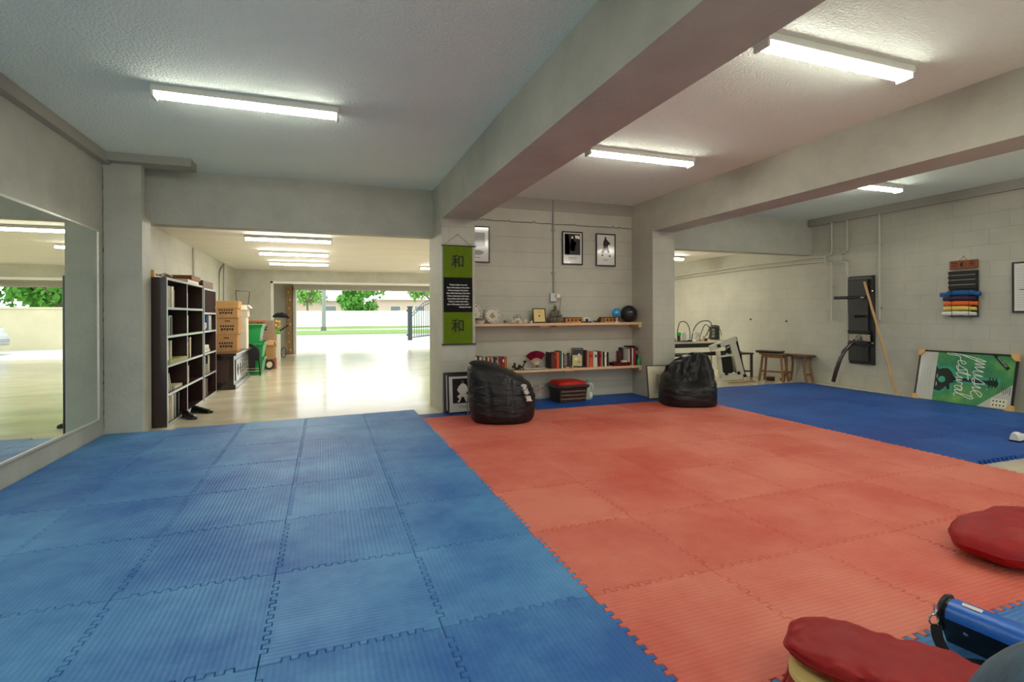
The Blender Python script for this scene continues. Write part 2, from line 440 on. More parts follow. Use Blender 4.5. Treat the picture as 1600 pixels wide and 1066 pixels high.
lamp(5.65, 6.88, 4.5, CZ, 'lit strip lamp half hidden behind the right beam')
lamp(-1.13, .11, 1.9, CZ, 'lit strip lamp over the left mats near the camera')
lamp(5.65, 6.88, 2.2, CZ, 'lit strip lamp over the open floor beyond the right beam')
lamp(2.38, 3.62, .1, CZ, 'lit strip lamp between the beams behind the cushions')
lamp(-1.13, .11, -.9, CZ, 'lit strip lamp behind the camera on the left')
lamp(2.38, 3.62, -2.2, CZ, 'lit strip lamp behind the camera between the beams')
lamp(5.65, 6.88, -.6, CZ, 'lit strip lamp behind the camera on the right')
lamp(-1.13, .11, 8.62, BZ, 'lit strip lamp in the garage, nearest of the three in a row', 'garage strip lamps')
lamp(-1.15, .08, 10.6, BZ, 'lit strip lamp in the garage, middle of the three in a row', 'garage strip lamps')
lamp(-1.16, .09, 12.6, BZ, 'lit strip lamp in the garage, farthest of the three in a row', 'garage strip lamps')
lamp(2.2, 3.44, 12.75, BZ, 'lit strip lamp in the garage cut off by the middle column', 'garage strip lamps')
lamp(5.85, 7.1, 9.0, BZ, 'lit strip lamp seen through the right opening below the lintel', 'garage strip lamps')
lamp(2.3, 3.5, 8.6, BZ, 'lit strip lamp in the garage behind the shelf wall', 'garage strip lamps')
lamp(5.85, 7.1, 12.6, BZ, 'lit strip lamp in the garage far right corner', 'garage strip lamps')

# ------------------------------------------------------------------ shared small materials
BLACK = M('black_plastic', (24, 23, 24), .35)
MATTE = M('matte_black', (22, 21, 21), .7)
FABB = M('black_nylon', (19, 18, 19), .42, bump=(26, .5, .012), stretch=(1, 1, 3.2), spec=.45)
ESP = M('espresso_wood', (50, 30, 24), .3, var=(9, .25), stretch=(1, 1, 6), coat=.25)
ESPD = M('espresso_edge', (70, 52, 46), .22, coat=.6)
PINE = M('pale_pine', (214, 180, 140), .55, var=(6, .14), stretch=(.5, 6, 6))
CARD = M('cardboard', (176, 134, 86), .85, var=(5, .1))
CARDG = M('grey_cardboard', (150, 124, 98), .85, var=(5, .1))
WCARD = M('white_cardboard', (222, 214, 196), .8)
INK = M('printed_ink', (40, 34, 30), .8)
PAPER = M('paper', (228, 222, 204), .8)
GREEN = M('green_plastic', (32, 150, 78), .35)
STEEL = M('chrome_steel', (200, 200, 198), .2, metal=1)
GALV = M('galvanised', (150, 150, 145), .45, metal=.7)
WPLA = M('white_plastic', (226, 224, 212), .4)
GLASSY = dict(rough=.25, coat=.9)

# ------------------------------------------------------------------ mirror on the left wall
t = thing('wall_mirror', 'large frameless mirror fixed to the left wall reflecting the garage opening', 'mirror', (-2.06, 3.8, .18))
obj('glass', G().box((-2.068, 1.6, .182), (-2.058, 6.045, 1.992)), M('mirror_silver', (232, 240, 232), .0, metal=1), t)
g = G().box((-2.069, 1.6, .168), (-2.05, 6.06, .184)).box((-2.069, 1.6, 1.99), (-2.05, 6.06, 2.004)).box((-2.069, 6.045, .168), (-2.05, 6.06, 2.004))
obj('edge_trim', g, M('mirror_trim', (205, 203, 192), .35, metal=.3), t)

# ------------------------------------------------------------------ pipes and conduit
def conduit(name, pts, r, m, label, clips=(), group=None, cat='pipe'):
    t = thing(name, label, cat, pts[0], group)
    obj('pipe_run', G().tube(pts, r, 10), m, t, smooth=50)
    for c in clips: obj('clip', G().box(Vector(c)-Vector((.012, .016, .008)), Vector(c)+Vector((.012, .016, .008))), GALV, t)
    return t
PV = M('painted_pipe', (186, 184, 172), .5)
XP = 7.862
def zig(y, zt, zb):
    return [(XP, y, zt), (XP, y, 2.19), (XP, y+.02, 2.15), (XP, y+.09, 2.14), (XP, y+.11, 2.12), (XP, y+.11, 2.03), (XP, y+.09, 2.005), (XP, y+.02, 2.0), (XP, y, 1.97), (XP, y, zb)]
conduit('water_pipe', zig(6.21, 2.665, 1.07), .016, PV, 'painted pipe with double elbow running down the right wall, nearer the corner', [(XP+.02, 6.21, 1.6)], 'elbowed pipes on the right wall')
conduit('water_pipe', zig(5.945, 2.665, 1.16), .016, PV, 'painted pipe with double elbow running down beside the wooden dummy board', [(XP+.02, 5.945, 1.55)], 'elbowed pipes on the right wall')
conduit('conduit', [(XP, 5.43, 2.66), (XP, 5.43, 1.07)], .014, PV, 'straight painted conduit on the right wall just right of the dummy board', [(XP+.02, 5.43, 1.25), (XP+.02, 5.43, 2.2)])
conduit('water_pipe', [(XP, 6.32, 2.115), (XP, 6.86, 2.12), (XP, 8.3, 2.115), (XP, 10.1, 2.07), (XP, 10.3, 2.06)], .013, PV, 'upper of two thin pipes running level along the right wall into the garage', [(XP+.02, 6.86, 2.12), (XP+.02, 8.3, 2.115)])
conduit('water_pipe', [(XP, 6.32, 2.04), (XP, 6.86, 2.05), (XP, 8.3, 2.05), (XP, 10.1, 2.015), (XP, 10.3, 2.0)], .013, PV, 'lower of two thin pipes running level along the right wall into the garage', [(XP+.02, 6.86, 2.05), (XP+.02, 8.3, 2.05)])
t = thing('conduit', 'grey conduit down the shelf wall ending in a metal socket box with a plug', 'conduit', (3.015, 6.6, 1.35))
obj('pipe_run', G().tube([(3.017, 6.606, 2.77), (3.017, 6.606, 1.47)], .011, 10), GALV, t, smooth=50)
for z in (2.35, 1.75): obj('clip', G().box((2.99, 6.598, z-.01), (3.044, 6.62, z+.01)), GALV, t)
sb = obj('socket_box', G().box((2.955, 6.57, 1.35), (3.055, 6.62, 1.47), bev=.006), M('socket_steel', (190, 190, 186), .35, metal=.6), t)
obj('plug', G().box((3.03, 6.53, 1.395), (3.085, 6.575, 1.455), bev=.012), WPLA, sb)
obj('cable', G().tube([(3.085, 6.55, 1.42), (3.105, 6.56, 1.38), (3.095, 6.575, 1.25), (3.11, 6.585, 1.15), (3.10, 6.59, 1.065)], .004, 6), M('cable_grey', (90, 88, 84), .5), sb)
conduit('conduit', [(-2.155, 10.39, 2.36), (-2.155, 10.39, 1.6)], .02, PV, 'painted conduit on the garage left wall above the tall bookshelf', group=None)
conduit('conduit', [(-2.155, 13.28, 2.36), (-2.155, 13.28, 1.3)], .018, GALV, 'straight conduit on the garage left wall above the carton stack')
conduit('conduit', [(-2.155, 13.24, 2.33), (-2.155, 12.9, 2.22), (-2.155, 12.75, 2.1), (-2.155, 12.74, 1.3)], .014, GALV, 'bent thin conduit curving down the garage left wall beside a straight one')
for k, (y, z) in enumerate(((7.97, 1.06), (7.13, 1.03))):
    single('wall_bolt', G().cyl((7.9, y, z), (7.88, y, z), .013), MATTE, 'small dark bolt in the right wall above the %s' % ('white frame' if k == 0 else 'wooden stools'), 'bolt')

# ------------------------------------------------------------------ books
BC = {'white': (226, 222, 208), 'cream': (208, 196, 164), 'grey': (130, 132, 126), 'black': (26, 24, 26), 'red': (158, 30, 26), 'dark red': (96, 22, 24), 'orange': (206, 84, 36),
      'green': (40, 84, 62), 'blue': (24, 62, 132), 'brown': (92, 56, 36), 'yellow': (216, 196, 110), 'pale green': (166, 182, 150), 'purple': (104, 46, 74), 'teal': (40, 96, 100), 'pale': (190, 186, 172)}
PG = M('book_pages', (226, 218, 196), .85, bump=(200, .3, .001))
def book(axis, a, w_, depth0, depth1, z0, h, col, label, group, lean=0, band=None):
    """axis 'x': standing on a shelf seen from -Y, spine at depth0; axis 'y': spine faces +X at depth1"""
    m = M('book_'+col.replace(' ', '_'), BC[col], .45)
    g = G(); p = G(); tk = min(.003, w_*.2)
    if axis == 'x':
        org = Vector((a, (depth0+depth1)/2, z0)); D = depth1-depth0
        B = lambda q, x0, y0, z0_, x1, y1, z1_: q.box((x0, y0, z0_), (x1, y1, z1_))
        B(g, 0, -D/2, 0, tk, D/2, h); B(g, w_-tk, -D/2, 0, w_, D/2, h); B(g, 0, -D/2, 0, w_, -D/2+tk, h)
        B(p, tk, -D/2+tk, .003, w_-tk, D/2-.004, h-.004)
        ax = (0, 1, 0)
    else:
        org = Vector(((depth0+depth1)/2, a, z0)); D = depth1-depth0
        B = lambda q, x0, y0, z0_, x1, y1, z1_: q.box((x0, y0, z0_), (x1, y1, z1_))
        B(g, -D/2, 0, 0, D/2, tk, h); B(g, -D/2, w_-tk, 0, D/2, w_, h); B(g, D/2-tk, 0, 0, D/2, w_, h)
        B(p, -D/2+.004, tk, .003, D/2-tk, w_-tk, h-.004)
        ax = (1, 0, 0)
    o = obj('book', g, m); o.location = org
    if lean: o.rotation_euler = (0, lean, 0) if axis == 'x' else (lean, 0, 0)
    tag(o, label, 'book', group)
    obj('pages', p, PG, o, local=True)
    if band:
        q = G(); zb = h*.62; e = .0006
        if axis == 'x': q.box((w_*.15, -D/2-e, zb), (w_*.85, -D/2, zb+h*.2))
        else: q.box((D/2, w_*.15, zb), (D/2+e, w_*.85, zb+h*.2))
        obj('spine_label', q, M('book_'+band.replace(' ', '_'), BC[band], .5), o, local=True)
    return o
def row(axis, a, z0, specs, where, group, d0=6.42, d1=6.58, gapx=.001):
    """specs: (width, height, colour[, band][, lean])"""
    for k, s in enumerate(specs):
        wd, h, col = s[0], s[1], s[2]; band = s[3] if len(s) > 3 else None; lean = s[4] if len(s) > 4 else 0
        n = len(specs)
        pos = 'first' if k == 0 else ('last' if k == n-1 else ORD[k])
        lab = '%s book, %s %s' % (col, pos+(' from the left' if k not in (0, n-1) else ''), where)
        if lean: a += abs(math.sin(lean))*h*(1 if lean < 0 else 0)
        if axis == 'x': book('x', a, wd, d0+rnd.uniform(0, .02), d1, z0, h, col, lab, group, lean, band)
        else: book('y', a, wd, d0, d1-rnd.uniform(0, .02), z0, h, col, lab, group, lean, band)
        a += wd+gapx+(abs(math.sin(lean))*h*1.0 if lean > 0 else 0)
    return a

# ------------------------------------------------------------------ bookshelf in the opening
def bookshelf(y0, y1, cols, ztop, levels, label, door=None):
    xf, xb = -1.605, -1.96; tk = .026
    t = thing('bookshelf', label, 'bookshelf', (xb, y0, FL))
    obj('side_panel', G().box((xb, y0, FL), (xf, y0+tk+.012, ztop)), ESP, t)
    obj('side_panel', G().box((xb, y1-tk, FL), (xf, y1, ztop)), ESP, t)
    obj('back_panel', G().box((xb, y0+tk+.013, FL), (xb+.01, y1-tk-.001, ztop-.002)), ESP, t)
    cw = (y1-y0)/cols
    for c in range(1, cols):
        y = y0+cw*c; obj('divider', G().box((xb+.011, y-tk/2, FL), (xf-.001, y+tk/2, ztop-tk-.001)), ESP, t)
    for c in range(cols):
        a = y0+cw*c+(tk+.013 if c == 0 else tk/2+.001); b = y0+cw*(c+1)-(tk+.001 if c == cols-1 else tk/2+.001)
        for z in levels: obj('shelf_board', G().box((xb+.011, a, z-tk), (xf-.002, b, z)), ESP, t)
    obj('top_board', G().box((xb+.011, y0+tk+.013, ztop-tk), (xf-.002, y1-tk-.001, ztop)), ESP, t)
    # front edge strips painted pale: doorway glare put into their colour
    g = G().box((xf, y0, FL), (xf+.002, y0+tk+.012, ztop)).box((xf, y1-tk, FL), (xf+.002, y1, ztop)).box((xf, y0+tk+.013, ztop-tk), (xf+.002, y1-tk-.001, ztop))
    for c in range(1, cols): g.box((xf, y0+cw*c-tk/2, FL), (xf+.002, y0+cw*c+tk/2, ztop-tk-.001))
    for c in range(cols):
        a = y0+cw*c+(tk+.013 if c == 0 else tk/2+.001); b = y0+cw*(c+1)-(tk+.001 if c == cols-1 else tk/2+.001)
        for z in levels: g.box((xf, a, z-tk), (xf+.002, b, z))
    eb = obj('edge_banding', g, M('edge_glare_band', (172, 184, 188), .3, coat=.4), t); eb['label'] = 'front edge strips painted pale with doorway glare'
    if door:
        d = obj('door', G().box((xf-.02, y0+tk+.016, door[0]), (xf-.003, y1-tk-.004, door[1])), M('matt_brown_door', (46, 24, 24), .85, spec=.1), t)
        obj('knob', G().ball((xf+.012, y1-.13, door[0]+.07), .016, n=10), M('brass', (190, 150, 90), .3, metal=.8), d)
    return t
LV = [0.0, .325, .637, .957, 1.268]
bookshelf(6.505, 8.27, 2, 1.59, LV, 'dark brown open bookshelf with two columns and five rows beside the opening')
bookshelf(8.33, 9.2, 1, 1.57, LV[:4]+[1.22], 'narrow dark bookshelf with a small door at the top behind the wide one', door=(1.225, 1.54))
BX = dict(d0=-1.86, d1=-1.68)
def shrow(y, z, specs, where, d1=-1.622): row('y', y+.05, z+.0005, specs, where, 'books in the dark bookshelves', d0=d1-.2, d1=d1)
shrow(6.58, LV[4], [(.05, .24, 'cream'), (.05, .24, 'pale'), (.055, .24, 'cream'), (.05, .235, 'white'), (.04, .24, 'white'), (.04, .2, 'brown')], 'in the top left cell of the wide bookshelf')
shrow(7.41, LV[4], [(.05, .2, 'pale'), (.05, .19, 'cream')], 'on the top row, right cell of the wide bookshelf')
shrow(6.6, LV[3], [(.05, .21, 'grey'), (.05, .22, 'pale green'), (.06, .2, 'black'), (.045, .22, 'pale green')], 'on row two, left cell of the wide bookshelf')
shrow(7.41, LV[3], [(.05, .2, 'cream'), (.06, .22, 'pale green')], 'on row two, right cell of the wide bookshelf')
shrow(6.57, LV[2]+.045, [(.06, .215, 'cream'), (.06, .215, 'cream', 'pale'), (.06, .21, 'pale'), (.05, .21, 'cream')], 'on row three, left cell of the wide bookshelf')
shrow(7.41, LV[2], [(.05, .19, 'pale'), (.05, .2, 'grey'), (.04, .24, 'purple'), (.055, .26, 'cream'), (.05, .26, 'pale green')], 'on the third row, right cell of the wide bookshelf')
shrow(7.41, LV[1], [(.05, .22, 'pale green'), (.04, .22, 'cream'), (.04, .2, 'green')], 'on the fourth row, right cell of the wide bookshelf')
shrow(6.62, LV[1], [(.035, .2, 'cream', None, .35), (.03, .22, 'pale', None, .45)], 'leaning on the fourth row of the wide bookshelf')
shrow(6.56, LV[0], [(.13, .27, 'pale'), (.05, .29, 'cream'), (.07, .28, 'white'), (.06, .27, 'black'), (.06, .28, 'grey'), (.06, .28, 'black'), (.05, .27, 'black')], 'in the bottom left cell of the wide bookshelf')
single('flat_box', G().box((-1.9, 6.56, LV[2]+.0005), (-1.59, 7.36, LV[2]+.043), bev=.004), M('olive_board', (160, 158, 106), .6), 'long flat olive box jutting out under the cream books on the third row', 'box')
single('book_stack', G().box((-1.86, 6.95, LV[1]+.0005), (-1.64, 7.3, LV[1]+.032)), M('book_cream', BC['cream'], .5), 'flat cream booklet lying beside the leaning books on the fourth row', 'book')
shrow(8.6, LV[3], [(.07, .23, 'blue'), (.07, .23, 'blue'), (.05, .225, 'white'), (.06, .22, 'pale green'), (.08, .22, 'pale')], 'below the small door of the narrow bookshelf')
g = G()
for k in range(14):
    a = k*2.4; g.ball((-1.66+.03*math.cos(a*1.3), 8.47+.04*math.cos(a), LV[3]+.06+.035*math.sin(a*1.7)), .026, n=8)
single('fabric_flower', g, M('pale_pink', (214, 196, 190), .8), 'crumpled pale flower ball at the front of the narrow bookshelf', 'ornament', smooth=True)
for k, (z, c, w_) in enumerate(((0, 'white', .5), (.035, 'pale', .45), (.07, 'white', .42))):
    single('book', G().box((-1.85, 8.42, LV[2]+.001+z), (-1.64, 8.42+w_, LV[2]+.034+z), bev=.002), M('book_'+c, BC[c], .5), '%s paper bundle lying flat in the narrow bookshelf, %s of three' % (c, ('bottom', 'middle', 'top')[k]), 'book', 'flat bundles in the narrow bookshelf')
shrow(8.42, LV[1], [(.06, .22, 'cream'), (.05, .25, 'pale'), (.05, .25, 'black'), (.05, .14, 'cream'), (.06, .25, 'black'), (.05, .26, 'cream'), (.05, .26, 'pale')], 'on the fourth row of the narrow bookshelf')
shrow(8.45, LV[0], [(.07, .24, 'pale'), (.13, .25, 'brown')], 'on the bottom row of the narrow bookshelf')
# on top of the shelves
g = G().lathe([(.0, 0), (.045, 0), (.05, .07), (.04, .085), (0, .085)], (-1.79, 6.62, 1.591), 14)
t = single('yellow_tin', g, M('mustard_tin', (206, 150, 46), .4), 'small mustard yellow tin on the near top corner of the bookshelf', 'tin', smooth=True)
single('wire_bundle', G().tube([(-1.75, 6.7, 1.62), (-1.68, 6.76, 1.65), (-1.63, 6.85, 1.625), (-1.7, 6.9, 1.605), (-1.78, 6.8, 1.64), (-1.66, 6.95, 1.605)], .006, 6), STEEL, 'bright loop of wire beside the yellow tin', 'wire')
single('flat_box', G().box((-1.93, 7.55, 1.5915), (-1.63, 8.15, 1.64), bev=.003), WCARD, 'flat white box on the bookshelf under the brown one', 'box')
t = single('flat_box', G().box((-1.93, 7.7, 1.6412), (-1.62, 8.2, 1.70), bev=.003), M('red_brown_card', (116, 66, 40), .7), 'flat red-brown box topmost on the wide bookshelf', 'box')
single('flat_box', G().box((-1.9, 8.42, 1.5715), (-1.63, 9.1, 1.68), bev=.004), M('walnut_box', (96, 68, 50), .6), 'brown box on top of the narrow bookshelf', 'box')
# shoes in front of the bookshelf
SHOE = M('black_leather', (20, 19, 20), .3)
def shoe(loc, rz, label, mat=SHOE, sole=BLACK, s=1.0):
    t = thing('shoe', label, 'shoe', loc, 'shoes', rz)
    rs = [(-.13, .034, .06), (-.11, .038, .075), (-.06, .036, .07), (0, .038, .05), (.06, .046, .042), (.11, .043, .034), (.14, .028, .024), (.148, .01, .016)]
    g = G(); rings = []
    for x, w_, h in rs:
        rings.append([g.bm.verts.new((x*s, w_*math.cos(a)*s, (.014+h*max(0, math.sin(a)))*s)) for a in [k*PI/10 for k in range(11)]])
    for A, B in zip(rings, rings[1:]):
        for k in range(10): g.bm.faces.new((A[k], A[k+1], B[k+1], B[k]))
    g.bm.faces.new(rings[0]); g.bm.faces.new(rings[-1][::-1])
    obj('upper', g, mat, t, smooth=50, local=True)
    q = G(); out = [(x*s, w_*1.08*s) for x, w_, h in rs]+[(x*s, -w_*1.08*s) for x, w_, h in rs[::-1]]
    q.prism(out, (0, 0, 0), (1, 0, 0), (0, 1, 0), (0, 0, .014*s)); obj('sole', q, sole, t, local=True)
    return t
shoe((-1.50, 6.99, FL), -1.0, 'black shoe lying on the concrete nearest the bookshelf corner')
shoe((-1.44, 7.33, FL), -.55, 'black shoe on the concrete, the farther one by the bookshelf')
shoe((5.99, 2.86, 0), .1, 'black and white trainer at the right edge of the blue mats', M('trainer_white', (222, 222, 214), .5), BLACK)

# ------------------------------------------------------------------ carved chest
CW = M('dark_chest_wood', (44, 30, 26), .26, var=(8, .3), coat=.5)
t = thing('wooden_chest', 'dark carved wooden chest with a flat lid on the garage floor beside the bookshelf', 'chest', (-1.66, 10.3, FL))
obj('body', G().box((-1.93, 9.45, .01), (-1.40, 11.27, .515)), CW, t)
lid = obj('lid', G().box((-1.95, 9.40, .516), (-1.355, 11.32, .56), bev=.01), CW, t)
obj('plinth', G().box((-1.94, 9.43, FL+.005), (-1.37, 11.29, .05), bev=.006), CW, t)
fp = obj('front_panel', G().box((-1.40, 9.62, .09), (-1.388, 11.1, .44), bev=.006), M('chest_front', (92, 84, 76), .25, coat=.8), t)
g = G()
for k in range(5):
    y = 9.82+k*.27
    for dy, dz, r in ((0, 0, .035), (.0, .1, .028), (0, -.1, .028), (.07, 0, .03), (-.07, 0, .03)):
        g.ball((-1.387, y+dy*.6, .265+dz*.6), r*1.2, sx=.25, sy=.8, sz=1.2, n=8)
    obj('carving', g, CW, fp, smooth=True); g = G()
obj('side_panel', G().box((-1.86, 9.442, .09), (-1.47, 9.45, .45), bev=.003), M('chest_side', (62, 40, 36), .4), t)
for x, y in ((-1.9, 9.5), (-1.42, 9.5), (-1.9, 11.22), (-1.42, 11.22)): obj('foot', G().cyl((x, y, FL), (x, y, FL+.02), .03), CW, t)

# ------------------------------------------------------------------ cartons
def carton(x0, y0, z0, x1, y1, z1, m, label, group='cartons', flaps=False, ink=True, tape=True, words=None):
    c = Vector(((x0+x1)/2, (y0+y1)/2, z0)); t = thing('carton', label, 'box', c, group)
    g = G().box((x0, y0, z0), (x1, y1, z1), bev=.004); b = obj('box_body', g, m, t)
    if tape: obj('tape', G().box((x0+(x1-x0)*.46, y0-.001, z1-.07), (x0+(x1-x0)*.54, y1, z1+.001)), M('packing_tape', (190, 160, 110), .3), t)
    if flaps:
        obj('flap', G().box((x0, y0-.10, z1-.004), (x1, y0, z1), rot=Matrix.Rotation(math.radians(62), 4, 'X'), piv=(x0, y0, z1)), m, t)
        obj('flap', G().box((x1, y0, z1-.004), (x1+.08, y1, z1), rot=Matrix.Rotation(math.radians(50), 4, 'Y'), piv=(x1, y0, z1)), m, t)
    if ink:
        cx = (x0+x1)/2; w_ = (x1-x0); h = z1-z0
        g = G()
        for k in range(6): g.box((cx-w_*.33+k*w_*.11, y0-.0012, z0+h*.45), (cx-w_*.26+k*w_*.11, y0, z0+h*.56))
        for k in range(5): g.box((cx-w_*.3+k*w_*.12, y0-.0012, z0+h*.24+(k % 2)*.01), (cx-w_*.21+k*w_*.12, y0, z0+h*.38))
        g.box((cx-w_*.12, y0-.0012, z0+h*.78), (cx+w_*.12, y0, z0+h*.84))
        obj('print', g, INK, t)
    return t
carton(-1.74, 9.9, .561, -1.41, 10.25, .85, CARD, 'brown carton standing on the chest, lowest of the stack', 'cartons on the chest', tape=False)
carton(-1.725, 9.92, .853, -1.395, 10.25, 1.135, CARD, 'brown carton in the middle of the stack on the chest', 'cartons on the chest', tape=False)
t = carton(-1.745, 9.9, 1.138, -1.405, 10.25, 1.40, CARD, 'brown carton topmost of the stack on the chest, lid on', 'cartons on the chest', tape=False)
obj('lid', G().box((-1.74, 9.89, 1.30), (-1.39, 10.26, 1.425), bev=.006), M('carton_lid', (190, 146, 92), .85), t)
carton(-1.60, 10.6, .561, -1.36, 10.9, .83, WCARD, 'white carton lowest behind the brown stack on the chest', 'white cartons', ink=False)
carton(-1.60, 10.6, .831, -1.36, 10.9, 1.15, WCARD, 'white carton in the middle behind the brown stack', 'white cartons', ink=False)
carton(-1.61, 10.6, 1.151, -1.34, 10.9, 1.37, WCARD, 'white carton with an open flap on top behind the brown stack', 'white cartons', flaps=True, ink=False)
carton(-1.72, 13.1, FL, -1.12, 13.7, .40, CARDG, 'grey-brown carton lowest in the pile past the green bins', 'cartons past the bins')
carton(-1.70, 13.1, .401, -1.1, 13.7, .76, CARDG, 'grey-brown carton in the middle of the pile past the green bins', 'cartons past the bins')
t = carton(-1.68, 13.1, .761, -1.13, 13.7, 1.06, M('dull_carton', (140, 118, 100), .85), 'dull carton on top of the pile with an orange strip', 'cartons past the bins')
obj('strip', G().box((-1.67, 13.09, 1.02), (-1.3, 13.1, 1.062)), M('rust_orange', (176, 84, 48), .7), t)
carton(-1.25, 12.75, .2, -1.08, 13.05, .60, CARD, 'tall narrow carton with a white flap leaning by the green bins', 'cartons past the bins', flaps=True, ink=False)
carton(-1.33, 12.75, FL, -1.05, 13.05, .199, M('rust_box', (150, 74, 44), .7), 'rust red box on the floor under the narrow carton', 'cartons past the bins', ink=False)
# ------------------------------------------------------------------ green storage bins
def bin_(z0, z1, label, dx=0):
    c = (-1.42+dx, 11.95, z0); t = thing('storage_bin', label, 'storage bin', c, 'green storage bins')
    g = G(); h = z1-z0
    def ring(hx, hy, z): return [g.bm.verts.new((c[0]+sx*hx, c[1]+sy*hy, z)) for sx, sy in ((-1, -1), (1, -1), (1, 1), (-1, 1))]
    rs = [ring(.19, .26, z0), ring(.23, .30, z1), ring(.215, .285, z1), ring(.175, .245, z0+.01)]
    g.bm.faces.new(rs[0][::-1])
    for A, B in zip(rs, rs[1:]):
        for k in range(4): g.bm.faces.new((A[k], A[(k+1) % 4], B[(k+1) % 4], B[k]))
    g.bm.faces.new(rs[3]); obj('tub', g, GREEN, t)
    g = G().box((c[0]-.245, c[1]-.315, z1-.035), (c[0]+.245, c[1]-.3, z1+.005)).box((c[0]-.245, c[1]+.3, z1-.035), (c[0]+.245, c[1]+.315, z1+.005))
    g.box((c[0]+.23, c[1]-.315, z1-.035), (c[0]+.245, c[1]+.315, z1+.005)).box((c[0]-.245, c[1]-.315, z1-.035), (c[0]-.23, c[1]+.315, z1+.005))
    obj('rim', g, GREEN, t); return t
bin_(FL, .30, 'green plastic bin on the floor, bottom of the stack behind the black chair')
bin_(.306, .615, 'green plastic bin in the middle of the stack behind the black chair', .01)
bin_(.621, .97, 'green plastic bin on top of the stack behind the black chair', -.03)
single('spare_bin_cover', G().box((-1.72, 11.6, .9755), (-1.2, 12.3, .995), bev=.008), GREEN, 'green lid lying on the top storage bin', 'lid')
# ------------------------------------------------------------------ black folding chair leaning on the bins
t = thing('folding_chair', 'black folding chair standing folded in front of the green bins', 'chair', (-1.42, 11.45, FL))
cx, y = -1.43, 11.45
pts = [(cx+.21, y-.05, FL+.01), (cx+.19, y, .35)]+[(cx+.19*math.cos(a), y+.05, .40+.20*math.sin(a)) for a in [k*PI/12 for k in range(13)]]+[(cx-.19, y, .35), (cx-.21, y-.05, FL+.01)]
obj('frame', G().tube(pts, .014, 8), BLACK, t, smooth=50)
pol = [(.175*math.cos(a), .18*math.sin(a)) for a in [k*PI/14 for k in range(15)]]
obj('backrest', G().prism([(-.175, -.13)]+[(-p[0], p[1]) for p in pol]+[(.175, -.13)], (cx, y+.04, .40), (1, 0, 0), (0, 0, 1), (0, .02, 0)), MATTE, t)
obj('seat', G().box((cx-.17, y+.02, .06), (cx+.12, y+.05, .27), bev=.01), MATTE, t)
for sx in (-1, 1): obj('leg', G().tube([(cx+sx*.17, y+.075, .36), (cx+sx*.19, y+.12, FL+.01)], .011, 8), BLACK, t)
for z in (.07, .12): obj('stretcher', G().tube([(cx-.19, y-.02, z), (cx+.2, y-.02, z)], .008, 6), STEEL, t)
# wire stand, wheel, white board, toys, jacket, hose
g = G().tube([(-2.1, 14.5, 1.8), (-1.78, 14.5, 1.78), (-1.86, 14.5, 1.07), (-2.02, 14.5, 1.0), (-2.1, 14.5, 1.8)], .008, 6).tube([(-1.86, 14.5, 1.2), (-1.86, 14.55, FL)], .008, 6).tube([(-2.03, 14.5, 1.1), (-2.03, 14.55, FL)], .008, 6)
single('wire_stand', g, MATTE, 'thin black wire frame stand against the far garage wall above the cartons', 'stand')
t = thing('small_tyre', 'small wheel leaning upright at the foot of the cartons in the garage', 'wheel', (-1.17, 12.6, FL))
Ry = Matrix.Rotation(PI/2, 4, 'X') @ Matrix.Rotation(.5, 4, 'Y')
obj('tyre', G().lathe([(.07, -.03), (.10, -.035), (.115, -.02), (.115, .02), (.10, .035), (.07, .03), (.07, -.03)], (-1.17, 12.6, FL+.117), 20, mt=Ry), MATTE, t, smooth=True)
obj('hub', G().lathe([(0, -.02), (.072, -.02), (.072, .02), (0, .02)], (-1.17, 12.6, FL+.117), 16, mt=Ry), M('hub_cream', (210, 196, 170), .5), t)
single('white_board', G().box((-1.21, 14.3, FL), (-1.06, 14.34, .70), bev=.004), WPLA, 'narrow white board standing by the garage opening below the toy bag', 'board')
single('yellow_board', G().box((-1.27, 14.05, FL), (-1.15, 14.1, .5), bev=.004), M('pale_yellow_board', (206, 196, 120), .6), 'pale yellow strip of board beside the white board', 'board')
g = G(); 
for k in range(26): g.ball((-1.16+rnd.uniform(-.085, .085), 14.32+rnd.uniform(-.05, .05), .93+rnd.uniform(-.06, .1)), rnd.uniform(.025, .045), n=8)
tb = single('toy_bag', g, M('yellow_red_print', (222, 176, 90), .6, var=(18, .6)), 'bag of yellow and orange toys hanging at the garage opening', 'bag', smooth=True)
g = G()
for k in range(18): g.ball((-1.16+rnd.uniform(-.08, .08), 14.32+rnd.uniform(-.04, .04), .755+rnd.uniform(-.03, .03)), rnd.uniform(.02, .038), n=8)
single('plush_toy', g, M('lime_green', (108, 200, 50), .7), 'lime green plush lump under the yellow toy bag', 'toy', smooth=True)
def sheet(fn, nu, nv, name, m, parent=None, smooth=True):
    g = G(); vs = [[g.bm.verts.new(fn(u/nu, v/nv)) for v in range(nv+1)] for u in range(nu+1)]
    for u in range(nu):
        for v in range(nv): g.bm.faces.new((vs[u][v], vs[u+1][v], vs[u+1][v+1], vs[u][v+1]))
    return g
def jac(u, v):
    x = -1.24+.40*u; a = v*2*PI; r = .055*(math.sin(PI*min(1, u*1.02))**.5+.15)*(1+.35*noise.noise(V(u*6, v*4, 1)))
    return (x, 14.3+r*math.cos(a)*1.2, 1.15+r*math.sin(a)+.05*math.sin(u*PI)+(-.03*u))
single('jacket', sheet(jac, 26, 14, 'j', None), M('navy_black_cloth', (24, 28, 40), .8), 'dark navy jacket draped over the things at the garage opening', 'jacket', smooth=True)
single('black_rod', G().tube([(-1.08, 14.36, .78), (-.88, 14.36, .93)], .016, 8), MATTE, 'short black rod slanting beside the toy bag', 'rod')
g = G()
